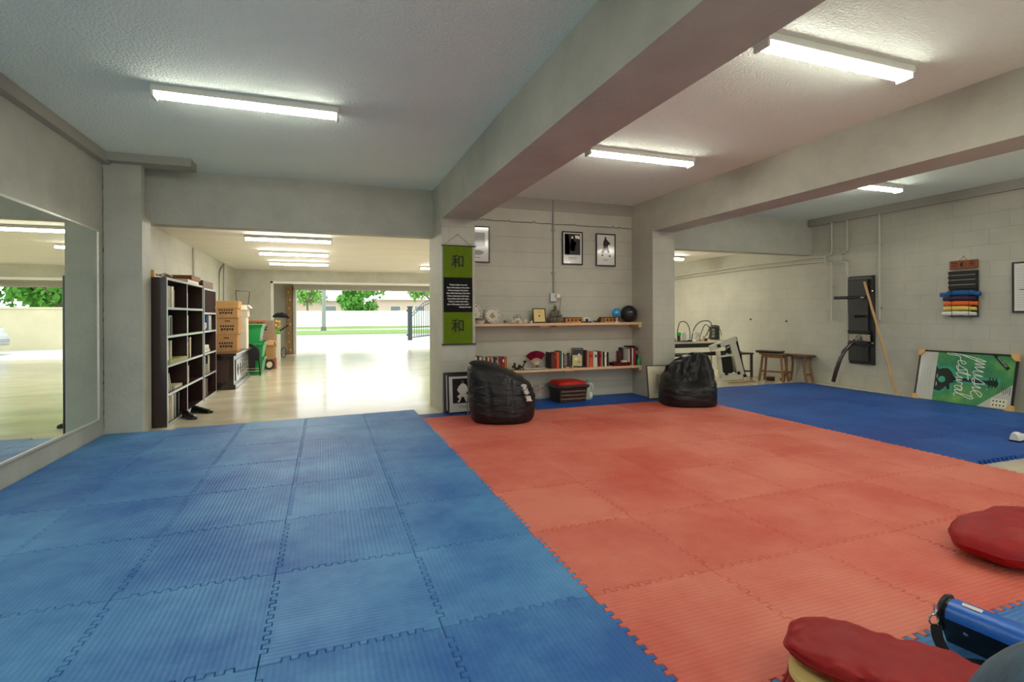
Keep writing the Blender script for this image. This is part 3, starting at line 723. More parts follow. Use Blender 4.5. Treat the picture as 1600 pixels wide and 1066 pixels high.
for k in range(3): g.tube([(-1.1+.07*math.cos(a), 15.9+.03*k, .13+.14*math.sin(a)) for a in [i*2*PI/24 for i in range(24)]], .012, 6, closed=True)
single('hose_coil', g, M('hose_grey', (60, 62, 60), .5), 'coil of grey hose on the floor past the garage wall', 'hose', smooth=True)

# ------------------------------------------------------------------ wall shelves
def wshelf(z0, z1, label, cleats):
    t = thing('wall_shelf', label, 'shelf', (3.03, 6.62, z0), 'pine wall shelves')
    obj('board', G().box((1.75, 6.362, z0), (4.295, 6.618, z1), bev=.003), PINE, t)
    obj('cleat', G().box((4.25, 6.37, z0-.04), (4.298, 6.617, z0-.0005)), PINE, t)
    for x in cleats: obj('bracket', G().box((x, 6.42, z0-.022), (x+.14, 6.617, z0-.0005)), PINE, t)
wshelf(1.02, 1.054, 'upper pine shelf on the back wall between the two columns', (2.72, 2.98))
wshelf(.40, .434, 'lower pine shelf on the back wall between the two columns', (3.1,))
ZU, ZL = 1.0545, .4345
CHINA = M('white_china', (214, 206, 190), .2, coat=.3, spec=.5)
DECOR = M('floral_glaze', (120, 112, 104), .3, var=(30, .6))
def plate(x, r, y, label, tilt=.2):
    t = thing('plate', label, 'plate', (x, y, ZU), 'plates on the upper shelf')
    mt = Matrix.Rotation(PI/2-tilt, 4, 'X')
    c = (x, y, ZU+r*math.cos(tilt)+.002)
    obj('dish', G().lathe([(0, .004), (r*.6, .004), (r*.68, .012), (r, .022), (r, .026), (r*.66, .017), (r*.58, .01), (0, .01)], c, 32, mt=mt), CHINA, t, smooth=True)
    g = G()
    for k in range(18):
        a = k*2*PI/18; p = Vector(c)+mt @ Vector((r*.85*math.cos(a), r*.85*math.sin(a), .0235)); g.ball(p, r*.085, sy=.3, sx=1.2 if k % 2 else .7, n=8)
    obj('rim_pattern', g, DECOR, t, smooth=True)
    g = G()
    for dx, dy, rr in ((0, .02, .22), (-.2, -.1, .15), (.18, -.15, .2), (.05, .25, .13), (-.05, -.3, .14)):
        p = Vector(c)+mt @ Vector((dx*r, dy*r, .0115)); g.ball(p, rr*r, sy=.12, n=8)
    obj('centre_pattern', g, M('muted_floral', (150, 130, 96), .3, var=(26, .5)), t, smooth=True)
plate(1.82, .13, 6.555, 'large patterned plate propped up at the left end of the upper shelf')
plate(2.085, .105, 6.53, 'smaller patterned plate propped up second from the left on the upper shelf')
t = thing('bowl', 'white bowl with a patterned band in front of the large plate', 'bowl', (1.89, 6.46, ZU))
obj('bowl_body', G().lathe([(0, 0), (.045, 0), (.07, .035), (.08, .075), (.077, .075), (.066, .04), (.04, .012), (0, .012)], (1.89, 6.435, ZU), 28), CHINA, t, smooth=True)
obj('band', G().lathe([(.0735, .042), (.0815, .073), (.081, .073), (.0725, .042)], (1.89, 6.435, ZU), 28), DECOR, t, smooth=True)
def cup(x, y, r, h, label, m=CHINA, handle=True, cat='cup', z=ZU, saucer=False, group='tea cups on the upper shelf'):
    t = thing('cup', label, cat, (x, y, z), group)
    z0 = z
    if saucer:
        obj('saucer', G().lathe([(0, 0), (r*1.1, 0), (r*1.8, .012), (r*1.8, .015), (r, .005), (0, .005)], (x, y, z), 22), CHINA, t, smooth=True); z0 = z+.005
    obj('cup_body', G().lathe([(0, 0), (r*.6, 0), (r*.85, h*.3), (r, h), (r*.93, h), (r*.78, h*.3), (r*.5, .006), (0, .006)], (x, y, z0), 20), m, t, smooth=True)
    if handle: obj('handle', G().tube([(x+r*.9, y, z0+h*.8), (x+r*1.45, y, z0+h*.75), (x+r*1.45, y, z0+h*.4), (x+r*.8, y, z0+h*.25)], .004, 6), m, t, smooth=True)
cup(2.245, 6.47, .024, .04, 'small cup with dark pattern between the plates and the teapot', DECOR)
cup(2.335, 6.42, .028, .035, 'small white cup left of the teapot', saucer=True)
t = thing('teapot', 'small round patterned teapot with a hoop handle on the upper shelf', 'teapot', (2.43, 6.5, ZU))
obj('pot', G().lathe([(0, 0), (.03, 0), (.055, .025), (.06, .045), (.045, .068), (.02, .075), (0, .075)], (2.43, 6.5, ZU), 24), CHINA, t, smooth=True)
obj('pot_lid', G().lathe([(.03, .073), (.018, .083), (.006, .086), (.008, .096), (0, .1)], (2.43, 6.5, ZU), 18), DECOR, t, smooth=True)
obj('spout', G().tube([(2.38, 6.5, ZU+.035), (2.355, 6.5, ZU+.055), (2.345, 6.5, ZU+.075)], [.011, .008, .006], 8), CHINA, t, smooth=True)
obj('handle', G().tube([(2.43+.055*math.cos(a), 6.5, ZU+.055+.062*math.sin(a)) for a in [k*PI/12 for k in range(13)]], .004, 6), DECOR, t, smooth=True)
cup(2.44, 6.405, .03, .038, 'white cup standing before the teapot')
cup(2.525, 6.45, .032, .05, 'white cup with a handle right of the teapot')
cup(2.60, 6.42, .024, .032, 'tiny white cup left of the framed certificate', handle=False)
cup(2.635, 6.50, .026, .045, 'patterned cup beside the framed certificate', DECOR, handle=False)

FIG_W = M('photo_white', (226, 222, 212), .3, coat=.6); FIG_D = M('photo_dark', (34, 32, 32), .3, coat=.6); FIG_G = M('photo_grey', (126, 124, 120), .3, coat=.6); FIG_R = M('photo_maroon', (92, 40, 36), .3, coat=.6)
FRB = M('black_frame', (24, 22, 22), .35)
def framed(name, label, loc, w_, h, rot=(0, 0, 0), fm=FRB, border=.018, mat_m=None, art=None, depth=.02, group=None, cat='framed picture', glass=True):
    """frame in its own plane: x right, z up, front towards -y, origin at the bottom middle"""
    t = thing(name, label, cat, loc, group, rot=rot)
    for part, a, b in (('frame_rail', (-w_/2, -depth/2, 0), (w_/2, depth/2, border)), ('frame_rail', (-w_/2, -depth/2, h-border), (w_/2, depth/2, h)),
                       ('frame_stile', (-w_/2, -depth/2, border), (-w_/2+border, depth/2, h-border)), ('frame_stile', (w_/2-border, -depth/2, border), (w_/2, depth/2, h-border))):
        obj(part, G().box(a, b, bev=.002), fm, t, local=True)
    obj('picture_sheet', G().box((-w_/2+border, -.003, border), (w_/2-border, depth/2-.002, h-border)), mat_m or M('framed_paper', (216, 214, 208), .12, coat=.8), t, local=True)
    for nm, poly, mm in (art or []):
        g = G(); g.prism([(p[0]*w_, p[1]*h) for p in poly], (0, -.0032-.0004*(1+(mm is FIG_W)), 0), (1, 0, 0), (0, 0, 1), (0, -.0005, 0)); obj(nm, g, mm, t, local=True)
    return t
def rect(x0, y0, x1, y1): return [(x0, y0), (x1, y0), (x1, y1), (x0, y1)]
def blob(cx, cy, rx, ry, n=10): return [(cx+rx*math.cos(k*2*PI/n), cy+ry*math.sin(k*2*PI/n)) for k in range(n)]
framed('framed_picture', 'framed picture partly hidden behind the green banner column, top left of the shelf wall', (1.91, 6.604, 1.864), .34, .488,
       art=[('picture_print', rect(-.3, .45, .3, .82), FIG_G), ('picture_print', blob(.0, .28, .26, .07), FIG_G), ('caption', rect(-.12, .13, .12, .15), FIG_G)], group='frames high on the shelf wall')
framed('framed_picture', 'framed black and white photograph of a robed person, left of the two high ones', (3.31, 6.604, 1.875), .325, .472,
       art=[('picture_print', rect(-.38, .3, .38, .93), FIG_D), ('picture_print', [(-.36, .32), (-.14, .32), (-.12, .6), (-.2, .9), (-.36, .9)], FIG_G), ('figure', [(-.1, .42), (.12, .42), (.14, .6), (.22, .62), (.2, .66), (.06, .72), (.03, .8), (-.05, .8), (-.08, .7), (-.12, .55)], FIG_G),
            ('face', blob(-.01, .82, .05, .04), FIG_W), ('figure', [(.14, .8), (.36, .78), (.34, .88), (.12, .89)], FIG_W), ('caption', rect(-.2, .21, .2, .225), FIG_G), ('caption', rect(-.2, .17, .2, .18), FIG_G)], group='frames high on the shelf wall')
framed('framed_picture', 'framed picture of a martial artist in a maroon skirt, right of the two high ones', (3.848, 6.604, 1.868), .325, .474,
       art=[('figure', [(-.1, .62), (.1, .62), (.16, .68), (.24, .66), (.22, .72), (.08, .8), (.04, .84), (-.06, .84), (-.12, .74), (-.14, .64)], FIG_D), ('face', blob(-.01, .87, .045, .04), FIG_D),
            ('skirt', [(-.1, .62), (.1, .62), (.2, .44), (.14, .4), (0, .5), (-.14, .4), (-.24, .42)], FIG_R), ('foot', blob(-.17, .34, .05, .03), FIG_D), ('foot', blob(.2, .32, .05, .03), FIG_D), ('caption', rect(-.14, .2, .14, .212), FIG_G), ('caption', rect(-.1, .17, .1, .18), FIG_G)], group='frames high on the shelf wall')
framed('framed_certificate', 'small dark frame with a yellow sheet and emblem leaning on the upper shelf', (2.745, 6.47, ZU+.003), .19, .2, rot=(-.16, 0, .0), fm=M('dark_walnut_frame', (44, 28, 24), .4), border=.014,
       mat_m=M('aged_yellow_paper', (222, 196, 122), .3, coat=.4), art=[('emblem', [(-.08, .42), (.08, .42), (.05, .5), (0, .58), (-.05, .5)], FIG_D), ('caption', rect(-.18, .76, .18, .78), FIG_G), ('caption', rect(-.14, .7, .14, .715), FIG_G), ('caption', rect(-.16, .28, .16, .29), FIG_G)], depth=.014)
# seated statue
ST = M('weathered_stone', (104, 98, 80), .7, var=(14, .35), bump=(30, .5, .01))
bx, by = 2.985, 6.49
t = thing('buddha_statue', 'grey seated buddha statue on a lotus base in the middle of the upper shelf', 'statue', (bx, by, ZU))
g = G().lathe([(0, 0), (.095, 0), (.1, .02), (.075, .035), (.09, .055), (.085, .075), (0, .08)], (bx, by, ZU), 26)
for k in range(12): g.ball((bx+.09*math.cos(k*PI/6), by+.09*math.sin(k*PI/6), ZU+.045), .027, sz=1.3, n=8)
obj('lotus_base', g, ST, t, smooth=True)
g = G().ball((bx, by, ZU+.1), .06, sx=1.35, sy=.9, sz=.5).ball((bx-.05, by-.02, ZU+.098), .035, sx=1.3, sz=.7).ball((bx+.05, by-.02, ZU+.098), .035, sx=1.3, sz=.7)
g.tube([(bx, by, ZU+.09), (bx, by, ZU+.14), (bx, by, ZU+.175), (bx, by, ZU+.195)], [.045, .042, .04, .018], 14)
for s in (-1, 1): g.tube([(bx+s*.037, by, ZU+.178), (bx+s*.055, by-.006, ZU+.14), (bx+s*.03, by-.04, ZU+.115), (bx+s*.004, by-.05, ZU+.112)], [.016, .014, .012, .01], 10)
g.ball((bx, by, ZU+.215), .022, sz=1.25).ball((bx, by-.001, ZU+.246), .010).ball((bx-.022, by, ZU+.21), .006, sz=2).ball((bx+.022, by, ZU+.21), .006, sz=2).ball((bx, by-.022, ZU+.212), .004)
obj('figure', g, ST, t, smooth=True)
single('stone_orb', G().ball((2.853, 6.56, ZU+.025), .025, sy=.8), ST, 'small grey stone ornament between the certificate and the statue', 'ornament', smooth=True)
WB = M('burl_wood', (206, 136, 56), .3, var=(16, .5), coat=.4)
def wbox(x0, x1, h, label):
    t = thing('wooden_box', label, 'box', ((x0+x1)/2, 6.47, ZU), 'wooden boxes on the upper shelf')
    obj('box_body', G().box((x0, 6.46, ZU), (x1, 6.58, ZU+h-.014), bev=.003), WB, t)
    obj('lid', G().box((x0-.003, 6.455, ZU+h-.013), (x1+.003, 6.585, ZU+h), bev=.003), M('box_edge', (84, 40, 20), .35), t)
    for k in range(4):
        x = x0+(x1-x0)*(.14+k*.22); obj('inlay', G().box((x, 6.4585, ZU+.018), (x+.035, 6.46, ZU+h-.024)), M('box_edge', (84, 40, 20), .35), t)
    for x in (x0, x1-.012): obj('corner_post', G().box((x-.001, 6.4575, ZU), (x+.012, 6.4595, ZU+h-.014)), M('box_edge', (84, 40, 20), .35), t)
wbox(3.12, 3.38, .075, 'patterned golden wooden box right of the statue')
wbox(3.735, 3.985, .075, 'patterned golden wooden box behind the small globe stand')
t = thing('desk_ornament', 'small black ornament with a white ringed face, right of the first wooden box', 'ornament', (3.455, 6.46, ZU))
obj('base', G().box((3.40, 6.42, ZU), (3.52, 6.5, ZU+.014), bev=.004), BLACK, t)
obj('ring', G().lathe([(.024, -.006), (.036, -.006), (.036, .006), (.024, .006), (.024, -.006)], (3.455, 6.455, ZU+.045), 20, mt=Matrix.Rotation(PI/2, 4, 'X') @ Matrix.Diagonal((1.3, .8, 1, 1))), WPLA, t, smooth=True)
obj('body', G().ball((3.455, 6.46, ZU+.03), .022, sx=1.2), BLACK, t, smooth=True)
t = thing('animal_figurine', 'small black animal figurine on the upper shelf left of the globe', 'ornament', (3.64, 6.46, ZU))
g = G().ball((3.655, 6.46, ZU+.03), .028, sz=1.1).ball((3.665, 6.46, ZU+.06), .016).tube([(3.64, 6.46, ZU+.02), (3.6, 6.46, ZU+.012), (3.56, 6.46, ZU+.02)], [.014, .01, .006], 8).ball((3.672, 6.46, ZU+.078), .006)
obj('figure', g, BLACK, t, smooth=True)
t = thing('globe', 'small blue globe on a white stand near the right end of the upper shelf', 'globe', (3.9, 6.39, ZU))
gm = M('globe_blue', (40, 150, 205), .25, var=(14, .5), coat=.5)
obj('sphere', G().ball((3.89, 6.39, ZU+.135), .062, n=24), gm, t, smooth=True)
obj('meridian', G().tube([(3.89+.068*math.sin(a+.35), 6.39, ZU+.135-.068*math.cos(a+.35)) for a in [k*PI/16 for k in range(17)]], .004, 6), STEEL, t, smooth=True)
obj('stand', G().lathe([(0, 0), (.032, 0), (.03, .006), (.01, .012), (.006, .03), (.008, .066), (0, .068)], (3.9, 6.39, ZU), 18), WPLA, t, smooth=True)
t = thing('gym_ball', 'black round ball with a small white mark at the right end of the upper shelf', 'ball', (4.155, 6.46, ZU))
obj('ball', G().ball((4.155, 6.48, ZU+.122), .122, sy=.85, n=32), M('rubber_black', (24, 24, 25), .5), t, smooth=True)
obj('mark', G().box((4.10, 6.3725, ZU+.145), (4.145, 6.376, ZU+.151)), WPLA, t)

# lower shelf ---------------------------------------------------------------
row('x', 1.80, ZL, [(.018, .2, 'black'), (.022, .195, 'white'), (.03, .2, 'dark red', 'brown'), (.03, .19, 'white'), (.02, .195, 'grey'), (.03, .19, 'cream'), (.026, .18, 'dark red'), (.02, .185, 'white'), (.032, .188, 'orange', 'red'), (.018, .18, 'white'),
                     (.028, .18, 'black'), (.03, .175, 'black', 'grey'), (.016, .18, 'cream'), (.03, .182, 'red', 'dark red'), (.022, .178, 'dark red'), (.03, .18, 'red', 'white'), (.028, .178, 'orange'), (.014, .175, 'yellow')],
    'in the left row above the bean bag', 'books left on the lower shelf', 6.40, 6.56)
BKM = M('black_resin', (20, 19, 18), .3)
t = thing('dragon_figurine', 'black twisted dragon figurine right of the left row of books', 'ornament', (2.41, 6.44, ZL))
g = G().tube([(2.34+i*.012, 6.44+.02*math.sin(i*.8), ZL+.03+.028*math.sin(i*.95)+.012*(i > 9)*(i-9)) for i in range(15)], [.007+.009*math.sin(PI*min(1, (i+2)/16)) for i in range(15)], 8)
for x in (2.36, 2.40, 2.44, 2.48): g.tube([(x, 6.43, ZL+.035), (x+.01, 6.42, ZL+.002)], .007, 6)
g.ball((2.515, 6.44, ZL+.105), .018, sx=1.3).ball((2.37, 6.44, ZL+.075), .016).ball((2.36, 6.44, ZL+.09), .01)
g.box((2.33, 6.41, ZL), (2.5, 6.47, ZL+.006)); obj('figure', g, BKM, t, smooth=True)
t = thing('tray', 'white tray with a black underside lying before the red fan', 'tray', (2.63, 6.40, ZL))
obj('tray_base', G().box((2.5, 6.368, ZL), (2.78, 6.44, ZL+.009), bev=.002), BLACK, t)
obj('tray_top', G().box((2.485, 6.366, ZL+.0092), (2.79, 6.445, ZL+.018), bev=.003), M('white_enamel', (226, 224, 220), .25), t)
# folding fan
t = thing('folding_fan', 'open magenta folding fan standing behind the white tray', 'fan', (2.745, 6.5, ZL))
pv = Vector((2.715, 6.5, ZL+.035)); g = G(); n = 22; a0, a1 = math.radians(140), math.radians(48)
P0 = []
for k in range(n+1):
    a = a0+(a1-a0)*k/n; d = Vector((math.cos(a), .12, math.sin(a))); o = Vector((0, .006*(1 if k % 2 else -1), 0)); P0.append((pv+d*.11+o, pv+d*.205+o))
bv = [(g.bm.verts.new(a), g.bm.verts.new(b)) for a, b in P0]
for A, B in zip(bv, bv[1:]): g.bm.faces.new((A[0], B[0], B[1], A[1]))
bmesh.ops.solidify(g.bm, geom=g.bm.faces[:], thickness=.0012)
obj('leaf', g, M('magenta_silk', (160, 14, 62), .5, var=(30, .25)), t)
for k in range(0, n+1, 2):
    a = a0+(a1-a0)*k/n; d = Vector((math.cos(a), .12, math.sin(a))); obj('rib', G().tube([pv-d*.012, pv+d*.202], .003, 5), M('ivory_rib', (214, 190, 160), .4), t)
obj('stand', G().box((2.65, 6.47, ZL), (2.78, 6.53, ZL+.02), bev=.003).box((2.702, 6.49, ZL+.02), (2.728, 6.51, ZL+.05)), M('dark_olive_wood', (90, 78, 48), .5), t)
row('x', 2.875, ZL, [(.012, .22, 'black'), (.055, .2, 'dark red'), (.022, .215, 'red', 'orange'), (.04, .22, 'orange'), (.035, .235, 'green'), (.022, .22, 'white')],
    'in the middle row right of the fan', 'books in the middle of the lower shelf', 6.40, 6.57)
t = thing('candle_holder', 'dark carved twin-post holder between the middle books and the photo', 'ornament', (3.15, 6.48, ZL))
for x in (3.095, 3.175):
    obj('post', G().lathe([(0, 0), (.03, 0), (.022, .02), (.013, .05), (.02, .08), (.012, .11), (.018, .15), (.012, .175), (.02, .2), (0, .205)], (x, 6.48, ZL), 14), M('dark_bronze', (44, 34, 34), .35, metal=.4), t, smooth=True)
obj('crossbar', G().tube([(3.095, 6.48, ZL+.18), (3.135, 6.48, ZL+.165), (3.175, 6.48, ZL+.18)], .007, 8), M('dark_bronze', (44, 34, 34)), t, smooth=True)
obj('lattice', G().box((3.1, 6.475, ZL+.03), (3.17, 6.485, ZL+.15)), M('tarnished_silver', (120, 112, 112), .4, var=(60, .7)), t)
single('pebble', G().ball((3.20, 6.40, ZL+.013), .013, sx=1.4), M('sandstone', (200, 170, 110), .6), 'small tan stone piece at the shelf edge before the photo', 'ornament', smooth=True)
single('eraser_block', G().box((3.10, 6.38, ZL), (3.14, 6.41, ZL+.016), bev=.003), M('pale_pink_block', (206, 186, 176), .6), 'small pale pink block at the shelf edge under the carved holder', 'ornament')
framed('framed_photo', 'black framed photo of pale flowers leaning between the books on the lower shelf', (3.30, 6.45, ZL+.003), .16, .265, rot=(-.12, 0, -.55), border=.014,
       art=[('picture_print', rect(-.4, .62, .4, .93), FIG_D), ('picture_print', rect(-.4, .07, .4, .6), M('photo_yellow', (206, 200, 130), .3, coat=.5)), ('figure', blob(-.1, .42, .18, .09), FIG_W), ('figure', blob(.15, .25, .14, .07), FIG_D), ('figure', blob(.16, .66, .1, .05), FIG_W)], depth=.016)
row('x', 3.405, ZL, [(.03, .235, 'dark red'), (.025, .215, 'cream'), (.06, .215, 'orange', 'red'), (.022, .22, 'white'), (.045, .21, 'white', 'teal'), (.03, .215, 'dark red'), (.038, .215, 'red', 'dark red'), (.02, .21, 'cream'), (.026, .205, 'black'), (.034, .2, 'white', 'pale'), (.03, .195, 'black')],
    'in the row right of the framed photo', 'books right of the framed photo', 6.40, 6.57)
MAH = M('mahogany_lacquer', (88, 16, 20), .25, coat=.5)
t = thing('lacquer_box', 'flat red lacquer tray holding small dark and white pieces', 'box', (3.97, 6.44, ZL))
obj('box_body', G().box((3.835, 6.375, ZL), (4.105, 6.5, ZL+.008)).box((3.835, 6.375, ZL+.008), (4.105, 6.385, ZL+.05)).box((3.835, 6.49, ZL+.008), (4.105, 6.5, ZL+.05)).box((3.835, 6.385, ZL+.008), (3.845, 6.49, ZL+.05)).box((4.095, 6.385, ZL+.008), (4.105, 6.49, ZL+.05)), MAH, t)
for k in range(9):
    x = 3.86+k*.014; obj('dark_piece', G().lathe([(0, 0), (.006, 0), (.004, .03), (.006, .045), (0, .05)], (x, 6.42+.03*(k % 2), ZL+.02), 8), M('game_piece', (54, 30, 26), .4), t, smooth=True)
obj('white_piece', G().box((4.0, 6.4, ZL+.03), (4.08, 6.47, ZL+.075), bev=.01), M('tissue', (206, 200, 184), .8), t)
row('x', 4.02, ZL, [(.03, .2, 'dark red', 'red'), (.03, .25, 'black')], 'stacked behind the red lacquer tray', 'books at the right end of the lower shelf', 6.512, 6.6)
row('x', 4.118, ZL, [(.022, .235, 'white'), (.03, .24, 'dark red'), (.024, .245, 'white'), (.034, .25, 'red'), (.03, .255, 'black', 'grey')], 'at the right end of the lower shelf', 'books at the right end of the lower shelf', 6.42, 6.58)
single('black_case', G().box((4.12, 6.44, ZL+.2565), (4.24, 6.56, ZL+.276), bev=.004), MATTE, 'flat black case lying on top of the rightmost books', 'case')
t = thing('cup', 'green plastic cup at the right end of the lower shelf', 'cup', (4.262, 6.395, ZL))
obj('cup_body', G().lathe([(0, 0), (.028, 0), (.03, .08), (.02, .095), (.014, .1), (0, .1)], (4.262, 6.395, ZL), 20), M('emerald_plastic', (20, 140, 72), .3), t, smooth=True)
# under the shelves
t = thing('storage_stool', 'low dark wicker stool with a red cushion top under the wall shelves', 'stool', (3.1, 6.3, 0))
WK = M('dark_wicker', (48, 28, 22), .5, bump=(60, 1, .02), var=(40, .5))
g = G()
def ringb(hx, hy, z): return [g.bm.verts.new((3.1+sx*hx, 6.34+sy*hy, z)) for sx, sy in ((-1, -1), (1, -1), (1, 1), (-1, 1))]
rs = [ringb(.185, .15, 0), ringb(.205, .17, .19)]
g.bm.faces.new(rs[0][::-1]); g.bm.faces.new(rs[1])
for k in range(4): g.bm.faces.new((rs[0][k], rs[0][(k+1) % 4], rs[1][(k+1) % 4], rs[1][k]))
obj('wicker_body', g, WK, t)
for z in (.035, .085, .135): obj('woven_band', G().box((2.92+.0, 6.34-.175+(.135-z)*.1, z), (3.28, 6.34-.16+(.135-z)*.1, z+.022), bev=.004), M('wicker_highlight', (108, 78, 60), .5, var=(70, .6)), t)
obj('rim', G().box((2.87, 6.15, .19), (3.33, 6.53, .235), bev=.01), M('dark_chest_wood', (44, 30, 26)), t)
g = G(); 
def cu(u, v):
    x = 3.1+(u*2-1)*.21; y = 6.34+(v*2-1)*.175; e = max(0, 1-abs(u*2-1)**6)*max(0, 1-abs(v*2-1)**6)
    return (x, y, .236+.045*e**.4)
obj('cushion', sheet(cu, 18, 18, 'c', None), M('red_satin', (176, 14, 14), .35), t, smooth=True)
t = thing('water_jug', 'clear plastic gallon jug with a green cap under the right end of the shelves', 'jug', (3.42, 6.38, 0))
CLP = M('cloudy_plastic', (214, 220, 210), .15, alpha=.55)
obj('jug_body', G().lathe([(0, 0), (.068, 0), (.072, .02), (.072, .13), (.06, .17), (.026, .215), (.02, .225), (.02, .235), (0, .235)], (3.42, 6.38, .001), 26), CLP, t, smooth=True)
obj('cap', G().lathe([(0, .235), (.024, .235), (.024, .255), (0, .257)], (3.42, 6.38, 0), 18), M('teal_cap', (60, 160, 130), .4), t)
obj('handle', G().tube([(3.445, 6.37, .215), (3.485, 6.37, .2), (3.50, 6.37, .15), (3.488, 6.37, .1)], .011, 8), WPLA, t, smooth=True)
obj('label_sticker', G().prism([(.0735*math.cos(a), .0735*math.sin(a)) for a in [-PI*.5+k*.12 for k in range(9)]]+[(.0725*math.cos(a), .0725*math.sin(a)) for a in [-PI*.5+k*.12 for k in range(8, -1, -1)]], (3.42, 6.38, .03), (1, 0, 0), (0, 1, 0), (0, 0, .07)), M('label_paper', (226, 230, 214), .6), t)
t = thing('metal_rack', 'small silver rack of bent strips behind the left bean bag', 'rack', (2.66, 6.45, 0))
for k, z in enumerate((.09, .15, .2)): obj('strip', G().box((2.56+.02*k, 6.38, z), (2.76, 6.46, z+.008), rot=Matrix.Rotation(.25-.2*k, 4, 'Y')), STEEL, t)
for x in (2.6, 2.72): obj('upright', G().box((x, 6.415, 0), (x+.01, 6.425, .25)), STEEL, t)

# ------------------------------------------------------------------ green banner on the centre column
t = thing('hanging_banner', 'tall green and black cloth banner with two black characters hanging on the centre column', 'banner', (1.513, 6.09, .81))
LIME = M('lime_cloth', (128, 158, 14), .8, bump=(160, .4, .003), var=(9, .1)); BCL = M('black_cloth', (20, 19, 22), .8, bump=(160, .3, .003))
x0, x1 = 1.335, 1.692; yb = 6.083
def cloth(za, zb, n):
    g = sheet(lambda u, v: (x0+(x1-x0)*u, yb+.003*math.sin(v*5+u*3), za+(zb-za)*v), 6, 14, 'c', None)
    bmesh.ops.solidify(g.bm, geom=g.bm.faces[:], thickness=.002); return g
obj('green_panel', cloth(1.623, 2.0, 0), LIME, t, smooth=True); obj('black_panel', cloth(1.203, 1.6225, 0), BCL, t, smooth=True); obj('green_panel', cloth(.82, 1.2025, 0), LIME, t, smooth=True)
for z in (2.005, .815):
    obj('rod', G().cyl((x0-.025, 6.085, z), (x1+.045, 6.085, z), .008, n=10), BLACK, t)
obj('cord', G().tube([(x0+.005, 6.088, 2.01), (1.513, 6.09, 2.14), (x1-.005, 6.088, 2.01)], .0022, 5), M('cord_grey', (96, 92, 84), .8), t)
obj('nail', G().cyl((1.513, 6.1, 2.14), (1.513, 6.08, 2.142), .006, n=8), STEEL, t)
KB = M('brush_black', (14, 14, 14), .7); KW = M('white_lettering', (232, 230, 224), .7)
for z in (1.805, 1.03):
    o = text('\u548c', .165, KB, t, WM(t).inverted() @ faceM((1.513, 6.0765, z), (1, 0, 0), (0, 0, 1)), 'character', bold=.0012)
lines = ['\u201cIf there is light in the soul,', 'there will be beauty in the person.', 'If there is beauty in the person,', 'there will be harmony in the house.', 'If there is harmony in the house,', 'there will be order in the nation.', 'If there is order in the nation,', 'there will be peace in the world.\u201d']
for k, s_ in enumerate(lines): text(s_, .0235, KW, t, WM(t).inverted() @ faceM((1.515, 6.076, 1.532-k*.0335), (1, 0, 0), (0, 0, 1)), 'quote_line', bold=.0006, sx=.86)
text('~Chinese Proverb', .0235, KW, t, WM(t).inverted() @ faceM((1.673, 6.076, 1.532-8*.0335), (1, 0, 0), (0, 0, 1)), 'quote_line', align='RIGHT', bold=.0006, sx=.9)

# pictures leaning at the columns
gi = [('picture_print', rect(-.34, .26, .34, .9), FIG_D), ('figure', [(-.1, .5), (.1, .5), (.2, .42), (.14, .34), (.2, .3), (.1, .28), (.02, .42), (-.04, .42), (-.12, .28), (-.2, .3), (-.12, .36), (-.2, .44)], FIG_W),
      ('figure', [(-.1, .5), (.1, .5), (.18, .6), (.12, .72), (.04, .77), (-.04, .77), (-.13, .7), (-.19, .6)], FIG_W), ('belt', rect(-.1, .505, .1, .53), FIG_D), ('face', blob(0, .81, .05, .04), FIG_G), ('caption', rect(-.16, .18, .16, .19), FIG_G), ('caption', rect(-.12, .145, .12, .155), FIG_G)]
framed('framed_picture', 'framed black and white photo of a seated person in karate uniform on the floor', (1.545, 5.975, .002), .37, .455, rot=(-.1, 0, 0), border=.017, art=gi)
framed('framed_picture', 'black frame standing directly behind the karate photo at the centre column', (1.515, 6.035, .002), .385, .48, rot=(-.08, 0, 0), border=.03)
framed('framed_picture', 'cream matted picture leaning on the right column behind the bean bag', (4.42, 6.0, .002), .5, .46, rot=(-.13, 0, -.12), fm=M('dark_thin_frame', (48, 42, 34), .4), border=.01, mat_m=M('cream_mat_board', (206, 200, 174), .5),
       art=[('picture_print', rect(-.33, .17, .33, .83), M('photo_cream', (186, 182, 158), .5)), ('picture_print', rect(-.24, .26, .24, .74), M('photo_sage', (168, 168, 140), .5, var=(16, .3)))])

